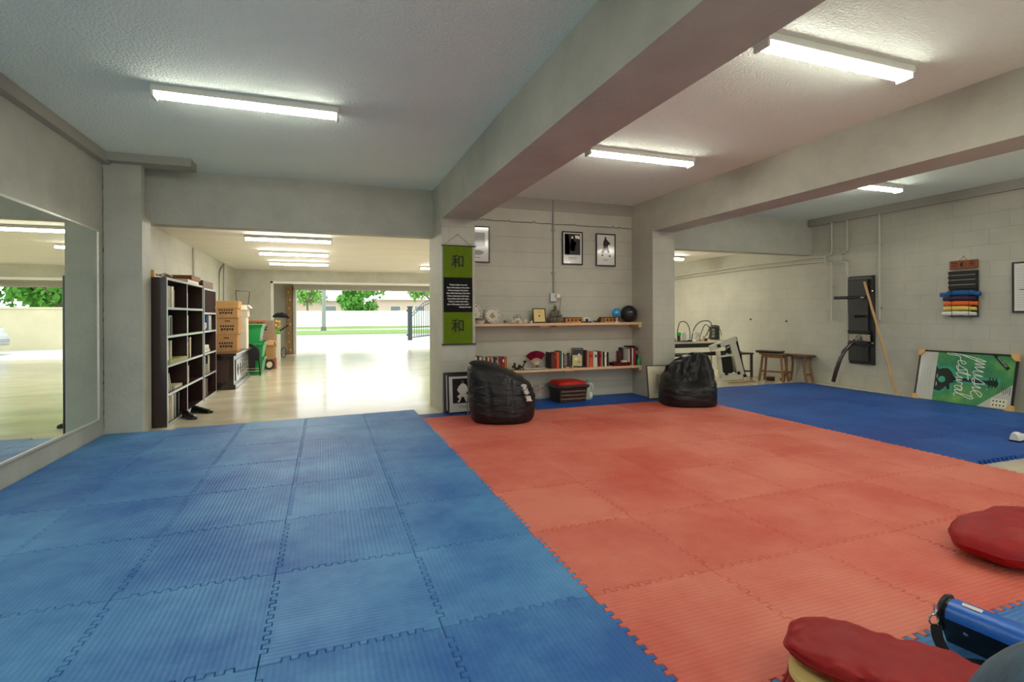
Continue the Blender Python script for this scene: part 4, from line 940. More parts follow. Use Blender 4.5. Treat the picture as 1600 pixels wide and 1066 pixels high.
# ------------------------------------------------------------------ bean bags
def catmull(tab, z):
    n = len(tab)
    for i in range(n-1):
        if z <= tab[i+1][0] or i == n-2: break
    p0, p1, p2, p3 = tab[max(i-1, 0)], tab[i], tab[i+1], tab[min(i+2, n-1)]
    s = (z-p1[0])/(p2[0]-p1[0]) if p2[0] > p1[0] else 0
    s = min(1, max(0, s)); o = []
    for k in range(1, len(p1)):
        a, b, c, d = p0[k], p1[k], p2[k], p3[k]
        o.append(.5*(2*b+(c-a)*s+(2*a-5*b+4*c-d)*s*s+(3*b-a-3*c+d)*s**3))
    return o
def bean(org, tab, disp, nz=64, na=112):
    """rings from a table (t, z, u0, u1, v0, v1, power): u along the view's right, v away from the camera"""
    g = G(); rings = []
    for i in range(nz+1):
        tt = i/nz; z, u0, u1, v0, v1, pw = catmull(tab, tt)
        R_ = []
        for k in range(na):
            a = 2*PI*k/na; c_, s_ = math.cos(a), math.sin(a); e = 2/max(1.6, pw)
            u = (u0+u1)/2+(u1-u0)/2*math.copysign(abs(c_)**e, c_); v = (v0+v1)/2+(v1-v0)/2*math.copysign(abs(s_)**e, s_)
            du, dv, dz = disp(u, v, z, a, tt)
            p = Vector(org)+R*(u+du)+F*(v+dv); p.z = max(org[2], org[2]+z+dz); R_.append(g.bm.verts.new(p))
        rings.append(R_)
    for A, B in zip(rings, rings[1:]):
        for k in range(na): g.bm.faces.new((A[k], A[(k+1) % na], B[(k+1) % na], B[k]))
    g.bm.faces.new(rings[0][::-1]); g.bm.faces.new(rings[-1])
    return g
def fold(u, z, s, amp): return amp*noise.noise(V(u*s, z*s*3.2, s))
def d1(u, v, z, a, t):
    w_ = math.sin(PI*min(1, t*1.05))
    r = fold(u*2, z, 5, .012)*w_+fold(u, z, 16, .009)*w_+fold(u*.7, z*1.3, 30, .004)*w_
    for su in (-.14, .10, .27): r -= .016*math.exp(-((u-su+.1*(z-.3))/.018)**2)*w_
    r -= .005*math.exp(-((z-.3)/.012)**2)
    return r*math.cos(a), r*math.sin(a), .3*r*(t > .6)
t1 = [(0, 0, -.30, .28, -.22, .30, 2.3), (.06, .012, -.345, .325, -.27, .34, 2.3), (.2, .10, -.37, .36, -.30, .36, 2.4), (.42, .26, -.385, .355, -.3, .36, 2.4), (.55, .36, -.39, .33, -.28, .35, 2.4),
      (.7, .46, -.395, .24, -.25, .33, 2.5), (.84, .555, -.395, .07, -.2, .3, 2.6), (.94, .625, -.385, -.10, -.12, .24, 2.4), (1, .655, -.34, -.2, -.02, .12, 2)]
bo = EYE+F*5.74+R*((785-800)/FPX*5.74); bo.z = 0
t = thing('bean_bag', 'black nylon bean bag chair seen from behind with white characters, by the centre column', 'bean bag', (bo.x, bo.y, 0), 'black bean bags')
obj('cover', bean((bo.x, bo.y, 0), t1, d1), FABB, t, smooth=85)
cm = bo+R*.245+F*(-.305)+U*.40
for k, ch in enumerate('\u7a7a\u624b\u9053'):
    text(ch, .062, M('white_print', (214, 212, 206), .7), t, WM(t).inverted() @ faceM(bo+R*(.235+.022*k)+F*(-.262+.02*k*-.2)+U*(.40-.062*k), (R*.93+F*.36), (U*.97+R*(-.3)+F*.02)), 'character', bold=.002, ext=.012)
pts = [bo+R*(-.372-.012*math.sin(k*.5))+F*(-.12)+U*(.06+k*.045) for k in range(12)]
obj('zip', G().tube(pts, .006, 6), M('zip_grey', (110, 108, 104), .4, metal=.4), t, smooth=True)
def d2(u, v, z, a, t):
    w_ = math.sin(PI*min(1, t*1.05)); r = fold(u*2, z, 5, .015)*w_+fold(u, z, 15, .008)*w_
    if z > .3:   # upright back: deep vertical creases
        q = min(1, (z-.3)/.12)
        r += q*(.03*noise.noise(V(u*9, z*1.5, 5))+.012*noise.noise(V(u*22, z*3, 9)))
        for su, wd, dp in ((-.08, .03, .045), (.06, .025, .04), (.17, .03, .035), (-.2, .03, .03)): r -= q*dp*math.exp(-((u-su-.35*(z-.5))/wd)**2)*(1 if math.sin(a) < .2 else .1)
    r -= .005*math.exp(-((z-.245)/.01)**2)
    dent = .20*math.exp(-((u-.03)/.13)**2)*max(0, min(1, (z-.25)/.06))*max(0, 1-(z-.25)/.3)*(1 if math.sin(a) < 0 else 0)
    return r*math.cos(a), r*math.sin(a)+dent, .4*r
t2 = [(0, 0, -.31, .325, -.27, .33, 3), (.05, .012, -.33, .345, -.31, .36, 2.9), (.16, .10, -.338, .352, -.335, .38, 2.8), (.32, .21, -.33, .352, -.335, .38, 2.7), (.44, .29, -.31, .352, -.29, .38, 2.7),
      (.54, .36, -.28, .352, -.19, .38, 2.7), (.64, .43, -.235, .352, -.09, .38, 2.7), (.74, .50, -.175, .352, -.02, .37, 2.6), (.84, .565, -.07, .348, .04, .36, 2.5), (.93, .62, .05, .33, .09, .33, 2.3), (1, .655, .15, .25, .15, .27, 2)]
b2 = EYE+F*6.72+R*((1073-800)/FPX*6.72); b2.z = 0
t = thing('bean_bag', 'black bean bag chair facing the room with a sunken seat, by the right column', 'bean bag', (b2.x, b2.y, 0), 'black bean bags')
obj('cover', bean((b2.x, b2.y, 0), t2, d2), FABB, t, smooth=85)

# ------------------------------------------------------------------ wall-mounted wooden dummy on the right wall
XW = XR
t = thing('training_dummy', 'black wall-mounted wooden dummy board with two arms and a bent leg on the right wall', 'training dummy', (XW-.03, 5.73, .38))
obj('backboard', G().box((XW-.025, 5.52, .375), (XW, 5.925, 1.75), bev=.003), M('black_board', (26, 26, 27), .5), t)
obj('front_board', G().box((XW-.05, 5.60, .42), (XW-.0255, 5.92, 1.70), bev=.003), M('charcoal_board', (34, 36, 36), .45), t)
obj('top_rail', G().box((XW-.055, 5.53, 1.69), (XW-.0255, 5.92, 1.735), bev=.004), M('worn_black', (60, 58, 54), .4), t)
obj('cross_slat', G().box((XW-.065, 5.56, .86), (XW-.0505, 5.92, .90), bev=.003), MATTE, t)
obj('cross_slat', G().box((XW-.065, 5.56, .66), (XW-.0505, 5.92, .70), bev=.003), MATTE, t)
obj('metal_plate', G().box((XW-.062, 5.56, .735), (XW-.0505, 5.90, .84), bev=.002), M('brushed_plate', (156, 152, 140), .35, metal=.7, var=(30, .3)), t)
for y, z in ((5.54, 1.51), (5.54, .71), (5.91, .69), (5.91, 1.50)): obj('bolt', G().cyl((XW-.035, y, z), (XW-.024, y, z), .012, n=10), STEEL, t)
def arm(p, q, r0, r1):
    a = obj('arm', G().tube([p, Vector(p).lerp(Vector(q), .3), Vector(p).lerp(Vector(q), .45), q], [r0, r0, r1*1.05, r1], 12), BLACK, t, smooth=True)
    d = (Vector(q)-Vector(p)).normalized(); obj('ferrule', G().cyl(Vector(p)+d*.0, Vector(p)+d*.05, r0*1.12, n=12), STEEL, a, smooth=True)
arm((7.835, 5.655, 1.415), (7.50, 5.89, 1.41), .020, .024)
arm((7.835, 5.635, 1.125), (7.55, 5.61, 1.12), .020, .022)
LG = M('dark_lacquer_leg', (46, 26, 22), .22, coat=.6)
lg = obj('leg', G().tube([(7.83, 5.73, .80), (7.70, 5.76, .69), (7.60, 5.80, .58), (7.55, 5.83, .46), (7.52, 5.87, .28), (7.50, 5.905, .095)], [.024, .026, .03, .032, .032, .030], 14), LG, t, smooth=True)
obj('ferrule', G().cyl((7.835, 5.729, .803), (7.76, 5.745, .74), .029, n=14), STEEL, lg, smooth=True)
# wooden staff
single('wooden_staff', G().tube([(7.775, 5.60, 1.65), (7.71, 5.075, -.0285)], .017, 12), M('pale_hardwood', (196, 156, 104), .45, var=(8, .12), stretch=(4, 4, .5)), 'long pale wooden staff leaning on the right wall across the dummy board', 'staff', smooth=True)
# belt rack
t = thing('belt_rack', 'hanging belt display with a carved wooden plaque and black slats on the right wall', 'belt display', (XW-.02, 4.35, 1.12))
CWD = M('carved_red_wood', (138, 76, 42), .45, var=(14, .2))
pq = obj('plaque', G().box((7.868, 4.19, 1.745), (7.89, 4.51, 1.86), bev=.009), CWD, t)
for ch, y in (('\u529f', 4.45), ('\u592b', 4.25)): text(ch, .082, M('burnt_black', (40, 24, 18), .7), pq, WM(pq).inverted() @ faceM((7.8672, y, 1.803), (0, -1, 0), (0, 0, 1)), 'character', bold=.001)
g = G().lathe([(0, 0), (.034, 0), (.034, .002), (0, .002)], (7.8675, 4.35, 1.803), 20, mt=Matrix.Rotation(-PI/2, 4, 'Y'))
obj('symbol_disc', g, M('burnt_black', (40, 24, 18)), pq)
obj('symbol_half', G().prism([(.030*math.sin(a), .030*math.cos(a)) for a in [k*PI/12 for k in range(13)]], (7.8652, 4.35, 1.803), (0, -1, 0), (0, 0, 1), (-.001, 0, 0)), CWD, pq)
obj('hanging_cord', G().tube([(7.88, 4.40, 1.858), (7.888, 4.352, 1.912), (7.88, 4.305, 1.855)], .0025, 5), M('red_cord', (120, 60, 46), .7), t)
obj('nail', G().cyl((7.9, 4.352, 1.912), (7.872, 4.352, 1.915), .005, n=8), STEEL, t)
obj('rack_board', G().box((7.872, 4.19, 1.12), (7.892, 4.515, 1.722), bev=.002), M('rack_black', (24, 24, 24), .5), t)
for z in (1.70, 1.64, 1.575, 1.51): obj('slat', G().box((7.852, 4.19, z-.022), (7.872, 4.515, z+.018), bev=.002), M('rack_black', (24, 24, 24)), t)
for z in (1.667, 1.605, 1.54): obj('slat_edge', G().box((7.862, 4.215, z-.004), (7.871, 4.49, z+.003)), M('pale_gap', (168, 164, 150), .5), t)
for y in (4.255, 4.45): obj('elastic_strap', G().tube([(7.868, y, 1.47), (7.812, y, 1.465), (7.806, y, 1.3), (7.812, y, 1.11), (7.868, y, 1.10)], .003, 5), BLACK, t)
def belt(z, ya, yb, r, col, cname, label):
    m = M('belt_'+cname, col, .75, bump=(60, .4, .004))
    def fn(u, v):
        y = ya+(yb-ya)*u; a = 2*PI*v; k = 1+.12*noise.noise(V(u*9, v*3, z*9)); e = .82 if (u < .16 or u > .84) else 1
        sag = .007*math.sin(u*PI)
        return (7.845+r*.72*math.cos(a)*k*e-.0, y, z+r*math.sin(a)*k*e+sag-(.012 if cname == 'blue' and (u < .2 or u > .85) else 0))
    g = sheet(fn, 20, 14, 'b', None)
    o = single('rolled_belt', g, m, label, 'belt', 'rolled belts on the rack', smooth=True)
    q = G()
    for y, s in ((ya, 1), (yb, -1)): q.lathe([(0, 0), (r*.6, 0)], (7.845, y, z), 12, mt=Matrix.Rotation(PI/2, 4, 'X') @ Matrix.Diagonal((.7, 1, 1, 1)))
    obj('belt_end', q, m, o); return o
belt(1.424, 4.60, 4.145, .034, (18, 84, 146), 'blue', 'rolled blue belt, topmost of the coloured belts on the rack')
belt(1.355, 4.565, 4.19, .031, (52, 30, 62), 'purple', 'rolled dark purple belt under the blue one')
belt(1.288, 4.56, 4.17, .031, (224, 98, 30), 'orange', 'rolled orange belt in the middle of the rack')
belt(1.222, 4.56, 4.19, .029, (226, 196, 94), 'yellow', 'rolled yellow belt above the white one')
belt(1.155, 4.58, 4.19, .030, (216, 214, 202), 'white', 'rolled white belt at the bottom of the rack')
# chart at the right edge
t = thing('framed_chart', 'dark framed white chart with rows of text at the right edge of the wall', 'framed chart', (XW, 3.4, 1.17))
obj('picture_sheet', G().box((7.886, 3.01, 1.19), (7.893, 3.825, 1.765)), M('chart_paper', (222, 224, 216), .3, coat=.4), t)
for a, b in (((7.878, 2.99, 1.17), (7.9, 3.843, 1.187)), ((7.878, 2.99, 1.765), (7.9, 3.843, 1.782))): obj('frame_rail', G().box(a, b), M('dark_green_frame', (44, 48, 42), .4), t)
for y in (3.826, 2.99): obj('frame_stile', G().box((7.878, y, 1.187), (7.9, y+.017, 1.765)), M('dark_green_frame', (44, 48, 42), .4), t)
for c in range(4):
    for k in range(17): obj('text_line', G().box((7.8852, 3.80-c*.2-.10-.02*((k*7+c) % 3), 1.70-k*.029), (7.886, 3.80-c*.2, 1.704-k*.029)), M('print_grey', (150, 152, 148), .6), t)
obj('heading', G().box((7.8852, 3.45, 1.725), (7.886, 3.77, 1.735)), M('highlight_yellow', (206, 210, 80), .6), t)
obj('heading', G().box((7.8852, 3.5, 1.445), (7.886, 3.775, 1.453)), M('print_green_black', (40, 70, 54), .6), t)

# ------------------------------------------------------------------ guitar poster leaning on the right wall
ang = math.atan2(.15, .64)
t = bpy.data.objects.new('framed_poster', None); COL.objects.link(t); t.empty_display_size = .1
# local frame: x along the poster (towards the camera), z up the sheet, -y to the room
lx = Vector((0, -1, 0)); tilt = .22; lz = Vector((math.sin(tilt), 0, math.cos(tilt))); ly = lz.cross(lx)
org = Vector((7.705, 4.86, FL+.003))
t.matrix_basis = Matrix(((lx.x, ly.x, lz.x, org.x), (lx.y, ly.y, lz.y, org.y), (lx.z, ly.z, lz.z, org.z), (0, 0, 0, 1)))
tag(t, 'large framed green music festival poster with a guitar lying sideways against the right wall', 'framed poster')
PW, PH = 1.10, .70
for nm, a, b in (('frame_rail', (0, -.012, 0), (PW, .012, .022)), ('frame_rail', (0, -.012, PH-.022), (PW, .012, PH)), ('frame_stile', (0, -.012, .022), (.022, .012, PH-.022)), ('frame_stile', (PW-.022, -.012, .022), (PW, .012, PH-.022))):
    obj(nm, G().box(a, b, bev=.002), FRB, t, local=True)
pm = M('poster_green', (60, 130, 84), .1, var=(3.2, .55), coat=.8)
nt = pm.node_tree; rp = [n for n in nt.nodes if n.type == 'VALTORGB'][0]
rp.color_ramp.elements[0].color = lin((44, 112, 96)); rp.color_ramp.elements[1].color = lin((112, 168, 92)); el = rp.color_ramp.elements.new(.5); el.color = lin((66, 140, 84))
obj('poster_sheet', G().box((.02, -.005, .02), (PW-.02, .004, PH-.02)), pm, t, local=True)
def fl(name, poly, m, lay, scale=1):
    g = G(); g.prism(poly, (0, -.0052-.0005*lay, 0), (1, 0, 0), (0, 0, 1), (0, -.0004, 0)); return obj(name, g, m, t, local=True)
SILV = M('poster_silver', (188, 190, 180), .12, coat=.6); TEAL = M('poster_teal', (40, 140, 116), .12, coat=.6); PDK = M('poster_dark', (24, 34, 32), .12, coat=.6); PWT = M('poster_white', (226, 232, 220), .15, coat=.5)
fl('side_band', rect(.022, .022, .232, PH-.022), SILV, 1)
TL = M('poster_glow', (52, 156, 124), .12, coat=.6)
body = [(.232, .17), (.30, .155), (.35, .20), (.37, .23), (.40, .18), (.42, .205), (.41, .27), (.45, .29), (.45, .37), (.415, .43), (.37, .47), (.31, .465), (.27, .445), (.232, .50)]
fl('guitar_glow', [((x-.34)*1.18+.36 if x > .24 else x, (y-.32)*1.2+.32) for x, y in body], TL, 1)
fl('neck_glow', rect(.43, .285, .95, .39), TL, 1)
fl('guitar_body', body, PDK, 2)
fl('guitar_neck', [(.44, .315), (.82, .31), (.82, .35), (.44, .36)], PDK, 2)
fl('guitar_head', [(.82, .30), (.92, .285), (.935, .325), (.92, .365), (.82, .36)], PDK, 2)
for k in range(3):
    fl('tuning_peg', rect(.835+k*.032, .365, .85+k*.032, .392), PDK, 2); fl('tuning_peg', rect(.835+k*.032, .27, .85+k*.032, .298), PDK, 2)
fl('sound_hole', blob(.315, .315, .043, .043, 22), TL, 3)
for k in range(2): fl('pickup', rect(.252+k*.0, .22+k*.11, .262, .27+k*.11), SILV, 3)
# script lettering: strokes of the two words, written down the sheet
def script(word, x0, y0, s, th):
    G_ = {'m': [(0, .1), (.1, .5), (.14, 0), (.25, .48), (.3, 0), (.42, .48), (.46, .05), (.55, .15)], 'u': [(0, .15), (.08, .45), (.1, .05), (.22, .02), (.32, .45), (.32, .05), (.42, .12)],
          's': [(0, .1), (.2, .55), (.26, .4), (.3, .1), (.15, -.02), (.05, .06), (.35, .12)], 'i': [(0, .12), (.1, .42), (.12, .05), (.22, .1)], 'c': [(.3, .42), (.15, .48), (.03, .25), (.14, .0), (.36, .08)],
          'f': [(0, .1), (.2, .9), (.12, 1.05), (.04, .6), (.02, -.5), (.12, -.55), (.12, .05), (.3, .15)], 'e': [(0, .15), (.25, .3), (.18, .48), (.06, .3), (.12, .02), (.35, .12)],
          't': [(0, .12), (.14, .85), (.12, .05), (.28, .12)], 'v': [(0, .4), (.08, .05), (.2, .42), (.32, .38)], 'a': [(.26, .42), (.1, .45), (.02, .15), (.16, .02), (.3, .45), (.3, .05), (.42, .12)],
          'l': [(0, .12), (.24, .85), (.16, 1.1), (.06, .7), (.1, .05), (.28, .1)]}
    W_ = {'m': .58, 'u': .44, 's': .38, 'i': .24, 'c': .4, 'f': .34, 'e': .36, 't': .3, 'v': .36, 'a': .44, 'l': .3}
    pen = 0; pts = []
    def P3(px_, py_): return Vector((x0+py_*s, -.0085, y0-px_*s))
    extra = []
    for ch in word:
        for px_, py_ in G_[ch]: pts.append(P3(pen+px_+py_*.12, py_))
        if ch == 't': extra.append([P3(pen-.12, .58), P3(pen+.55, .72)])
        if ch == 'i': extra.append([P3(pen+.16, .66), P3(pen+.18, .68)])
        pen += W_[ch]
    def smooth(p):
        out = []
        for i in range(len(p)-1):
            a, b, c, d = p[max(i-1, 0)], p[i], p[i+1], p[min(i+2, len(p)-1)]
            for k in range(4):
                q = k/4; out.append(.5*(2*b+(c-a)*q+(2*a-5*b+4*c-d)*q*q+(3*b-a-3*c+d)*q**3))
        out.append(p[-1]); return out
    for st in [smooth(pts)]+extra:
        g = G().tube(st, th, 5)
        for v in g.bm.verts: v.co.y = -.0082+(v.co.y+.0085)*.25
        obj('script_word', g, PWT, t, local=True)
script('music', .66, .63, .245, .0045)
script('festival', .47, .67, .205, .0045)
fl('corner_band', [(.84, .678), (1.0, .50), (1.03, .53), (.88, .678)], PDK, 2)
text('INCLUDES LED', .022, PWT, t, Matrix.Translation((0, -.0075, 0)) @ faceM((.945, 0, .597), (.66, 0, -.75), (.75, 0, .66)), 'corner_print', ext=.0003)
fl('corner_panel', [(.74, .022), (1.078, .022), (1.078, .33), (1.04, .30)], SILV, 1)
for k in range(7): fl('text_line', rect(.93+k*.02, .20+.012*(k % 3), .937+k*.02, .30-.01*(k % 2)), M('print_dark', (60, 66, 60), .5), 2)
fl('sticker', rect(.88, .04, 1.04, .145), M('sticker_cream', (214, 214, 186), .4), 2)
for k in range(8): fl('sticker_mark', blob(.90+.035*(k % 4)+.004, .065+.05*(k//4), .010, .012, 6), M('print_dark', (60, 66, 60)), 3)
for k in range(4): fl('text_line', rect(.06+.035*k, .14+.05*(k % 2), .067+.035*k, .42+.03*k), M('print_faint', (160, 162, 154), .4), 2)
fl('stamp', rect(.16, .56, .20, .64), M('print_faint', (160, 162, 154)), 2)
fl('stamp', rect(.165, .565, .195, .635), SILV, 3)
CP = M('foam_corner', (216, 168, 104), .7)
for k, (x, z, sx, sz) in enumerate(((-.008, -.003, 1, 1), (PW+.008, -.003, -1, 1), (-.008, PH+.008, 1, -1), (PW+.008, PH+.008, -1, -1))):
    g = G(); poly = [(x, z), (x+sx*.085, z), (x+sx*.07, z+sz*.045), (x+sx*.035, z+sz*.085), (x, z+sz*.085)]
    g.prism(poly, (0, -.024, 0), (1, 0, 0), (0, 0, 1), (0, .046, 0)); obj('corner_protector', g, CP, t, local=True)

# ------------------------------------------------------------------ things in the bay past the right lintel
TW = M('white_laminate', (214, 210, 190), .4)
t = thing('table', 'long white topped table with a dark apron behind the right bean bag', 'table', (6.2, 7.9, FL))
obj('tabletop', G().box((5.3, 7.62, .635), (7.15, 8.2, .672), bev=.008), TW, t)
obj('apron', G().box((5.36, 7.66, .56), (7.08, 8.16, .634)), M('dark_apron', (50, 46, 38), .5), t)
obj('lower_shelf', G().box((5.4, 7.7, .40), (7.02, 8.1, .43)), M('dark_apron', (50, 46, 38)), t)
for x, y in ((5.4, 7.7), (7.05, 7.7), (5.4, 8.12), (7.05, 8.12)): obj('leg', G().cyl((x, y, FL), (x, y, .56), .022), TW, t)
ZT = .6725
def cable(pts, r, label, m=None):
    P_ = [Vector(p)+Vector((.13, 0, 0)) for p in pts]; out = []
    for i in range(len(P_)-1):
        a, b, c, d = P_[max(i-1, 0)], P_[i], P_[i+1], P_[min(i+2, len(P_)-1)]
        for k in range(5):
            q = k/5; out.append(.5*(2*b+(c-a)*q+(2*a-5*b+4*c-d)*q*q+(3*b-a-3*c+d)*q**3))
    out.append(P_[-1])
    return single('cable_loop', G().tube(out, r, 6), m or M('dark_cable', (60, 58, 52), .5), label, 'cable', 'loose cables on the table', smooth=True)
cable([(5.98, 7.9, ZT+.02), (5.97, 7.9, .85), (6.05, 7.92, 1.02), (6.2, 7.93, 1.0), (6.26, 7.92, .86), (6.25, 7.9, ZT+.03)], .008, 'dark cable arching over the white bottle, leftmost on the table')
cable([(6.24, 7.84, ZT+.02), (6.3, 7.84, .9), (6.45, 7.86, 1.02), (6.66, 7.87, 1.03), (6.73, 7.87, .93), (6.68, 7.85, .8), (6.62, 7.84, ZT+.03)], .009, 'dark cable making the tallest arch in the middle of the table')
cable([(6.34, 7.76, ZT+.02), (6.4, 7.76, .84), (6.5, 7.78, .97), (6.6, 7.79, .9), (6.5, 7.78, .76), (6.42, 7.76, ZT+.02)], .007, 'smaller dark cable loop nearest on the table')
t = thing('vacuum_cleaner', 'grey ribbed canister appliance with a wire bail at the right end of the table', 'appliance', (7.03, 8.0, ZT))
prof = [(0, 0), (.085, 0)]
for k in range(9): prof += [(.088, .01+k*.028), (.102, .018+k*.028), (.102, .026+k*.028), (.088, .034+k*.028)]
prof += [(.08, .27), (.03, .285), (0, .285)]
obj('canister', G().lathe(prof, (7.03, 8.0, ZT), 26), M('dark_grey_plastic', (70, 70, 60), .4), t, smooth=True)
obj('top_knob', G().lathe([(0, .28), (.02, .28), (.012, .3), (.012, .32), (0, .325)], (7.03, 8.0, ZT), 12), STEEL, t, smooth=True)
obj('bail', G().tube([(7.03+.17*math.cos(a), 8.0, ZT+.08+.2*math.sin(a)) for a in [k*PI/16 for k in range(17)]], .006, 6), M('dark_cable', (60, 58, 52)), t, smooth=True)
for k in range(3): obj('nozzle', G().cyl((6.95, 7.93, ZT+.07+.06*k), (6.90, 7.86, ZT+.07+.06*k), .028, .02), M('light_grey_plastic', (130, 128, 112), .4), t, smooth=True)
t = thing('bottle', 'white pump bottle on the table beneath the left cable arch', 'bottle', (6.12, 7.75, ZT))
obj('bottle_body', G().lathe([(0, 0), (.045, 0), (.048, .01), (.042, .15), (.02, .17), (.015, .19), (0, .19)], (6.12, 7.75, ZT), 20), WPLA, t, smooth=True)
t = thing('bottle', 'small bottle with a bright green cap left of the white one', 'bottle', (5.99, 7.72, ZT))
obj('bottle_body', G().lathe([(0, 0), (.028, 0), (.03, .08), (.02, .11), (0, .11)], (5.99, 7.72, ZT), 16), M('dark_olive_glass', (40, 42, 34), .3), t, smooth=True)
obj('cap', G().lathe([(0, .11), (.04, .11), (.045, .13), (.03, .165), (0, .17)], (5.99, 7.72, ZT), 16), M('bright_green', (40, 190, 50), .4), t, smooth=True)
t = thing('figurine', 'tall dark figurine at the left end of the visible table beside the column', 'ornament', (5.80, 7.75, ZT))
g = G().tube([(5.80, 7.75, ZT+.004), (5.81, 7.75, ZT+.08), (5.8, 7.75, ZT+.16), (5.79, 7.75, ZT+.2)], [.06, .05, .035, .02], 10).ball((5.79, 7.75, ZT+.235), .032, sz=1.3).ball((5.84, 7.72, ZT+.13), .026).ball((5.77, 7.71, ZT+.1), .028)
obj('figure', g, M('dark_carving', (34, 32, 30), .5), t, smooth=True)
items = [((5.88, 7.70), .05, .03, (150, 110, 80), 'tan'), ((5.93, 7.80), .05, .05, (60, 58, 54), 'dark'), ((6.05, 7.66), .07, .018, (36, 36, 36), 'black'), ((6.18, 7.66), .05, .03, (30, 30, 32), 'black'), ((6.38, 7.68), .03, .04, (180, 176, 160), 'pale'), ((6.45, 7.72), .035, .03, (170, 84, 50), 'rust'),
         ((6.53, 7.72), .02, .09, (206, 190, 150), 'cream'), ((6.56, 7.68), .03, .05, (110, 46, 34), 'maroon')]
for k, ((x, y), r, h, c, nm) in enumerate(items):
    single('table_oddment', G().lathe([(0, 0), (r, 0), (r*1.05, h*.5), (r*.7, h), (0, h)], (x, y, ZT+.0005), 10), M('oddment_%s' % nm, c, .6, var=(40, .4)), '%s small oddment on the white table, %s from the left along its front edge' % (nm, ORD[k]), 'clutter', 'small clutter on the white table', smooth=True)
single('funnel', G().lathe([(.075, .13), (.015, .04), (.01, 0), (.008, 0), (.013, .04), (.073, .132)], (0, 0, 0), 20, mt=Matrix.Translation((6.30, 7.68, ZT+.03)) @ Matrix.Rotation(.5, 4, 'Y')), WPLA, 'white tilted funnel lying among the clutter on the table', 'funnel', smooth=True)
# white folding frame with black mesh
t = thing('pet_barrier', 'white plastic frame with a black mesh panel and black knobs standing by the table', 'barrier', (6.9, 7.4, FL))
def bar(p, q, w_, name='frame_bar', m=TW, d=.035):
    p = Vector(p); q = Vector(q); dd = (q-p); L = dd.length; dd.normalize(); n = Vector((-dd.z, 0, dd.x))
    g = G(); g.prism([(0, -w_/2), (L, -w_/2), (L, w_/2), (0, w_/2)], p, dd, n, (0, d, 0)); return obj(name, g, m, t)
bar((6.93, 7.43, .70), (7.14, 7.40, .0), .13, d=.04)
bar((6.42, 7.40, .555), (7.00, 7.40, .72), .10)
bar((6.63, 7.44, .50), (6.70, 7.44, .02), .08)
bar((6.68, 7.385, .035), (7.12, 7.385, .035), .12)
bar((6.60, 7.38, .405), (6.96, 7.38, .435), .03)
bar((5.95, 7.47, .45), (6.98, 7.47, .485), .04, 'dark_rail', MATTE, .02)
pn = G(); pn.prism([(6.69, .385), (6.93, .40), (6.985, .115), (6.93, .085), (6.80, .085), (6.745, .115)], (0, 7.455, 0), (1, 0, 0), (0, 0, 1), (0, .012, 0)); obj('mesh_panel', pn, M('black_mesh', (30, 30, 26), .9), t)
pn = G(); pn.prism([(6.80, .50), (6.97, .62), (6.99, .47), (6.93, .46)], (0, 7.46, 0), (1, 0, 0), (0, 0, 1), (0, .012, 0)); obj('mesh_panel', pn, M('black_mesh', (30, 30, 26)), t)
bar((7.015, 7.42, .745), (7.21, 7.40, .01), .022, 'edge_strip', MATTE, .05)
for x, z in ((6.58, .60), (6.74, .10), (7.02, .10), (7.16, .045)):
    g = G().box((x-.035, 7.355, z-.010), (x+.035, 7.38, z+.010), rot=Matrix.Rotation(.5, 4, 'Y')).box((x-.010, 7.355, z-.03), (x+.010, 7.38, z+.03), rot=Matrix.Rotation(.5, 4, 'Y')); obj('knob', g, BLACK, t)
obj('foot', G().cyl((7.17, 7.36, FL), (7.17, 7.40, FL+.04), .03), WPLA, t)
single('bamboo_stick', G().tube([(6.55, 7.12, FL+.014), (7.15, 7.12, FL+.014)], .013, 8), M('bamboo', (190, 158, 100), .5), 'short bamboo stick lying on the concrete before the white frame', 'stick', smooth=True)
# small dark side table and the two stools
DW = M('dark_red_wood', (66, 36, 26), .45, var=(9, .25))
t = thing('side_table', 'small dark side table between the white frame and the stools', 'side table', (7.45, 7.75, FL))
obj('tabletop', G().box((7.2, 7.62, .40), (7.62, 7.95, .43), bev=.004), DW, t)
for x, y in ((7.22, 7.64), (7.58, 7.64), (7.22, 7.91), (7.58, 7.91)): obj('leg', G().box((x, y, FL), (x+.035, y+.035, .40)), DW, t)
obj('lower_shelf', G().box((7.23, 7.65, .07), (7.6, 7.93, .09)), DW, t)
row('x', 7.28, .0905, [(.03, .24, 'grey'), (.03, .22, 'green'), (.025, .25, 'grey'), (.03, .23, 'black')], 'on the low shelf of the dark side table', 'papers under the side table', 7.68, 7.88)
for k, x in enumerate((7.28, 7.36)): single('table_oddment', G().lathe([(0, 0), (.03, 0), (.034, .02), (.02, .035), (0, .035)], (x, 7.7, .4305), 10), M('oddment_rust', (170, 84, 50)), 'small brown bowl on the dark side table, %s one' % ('left', 'right')[k], 'clutter', 'bowls on the side table', smooth=True)
OAK = M('oiled_wood', (134, 94, 58), .45, var=(8, .25), stretch=(3, 3, .6))
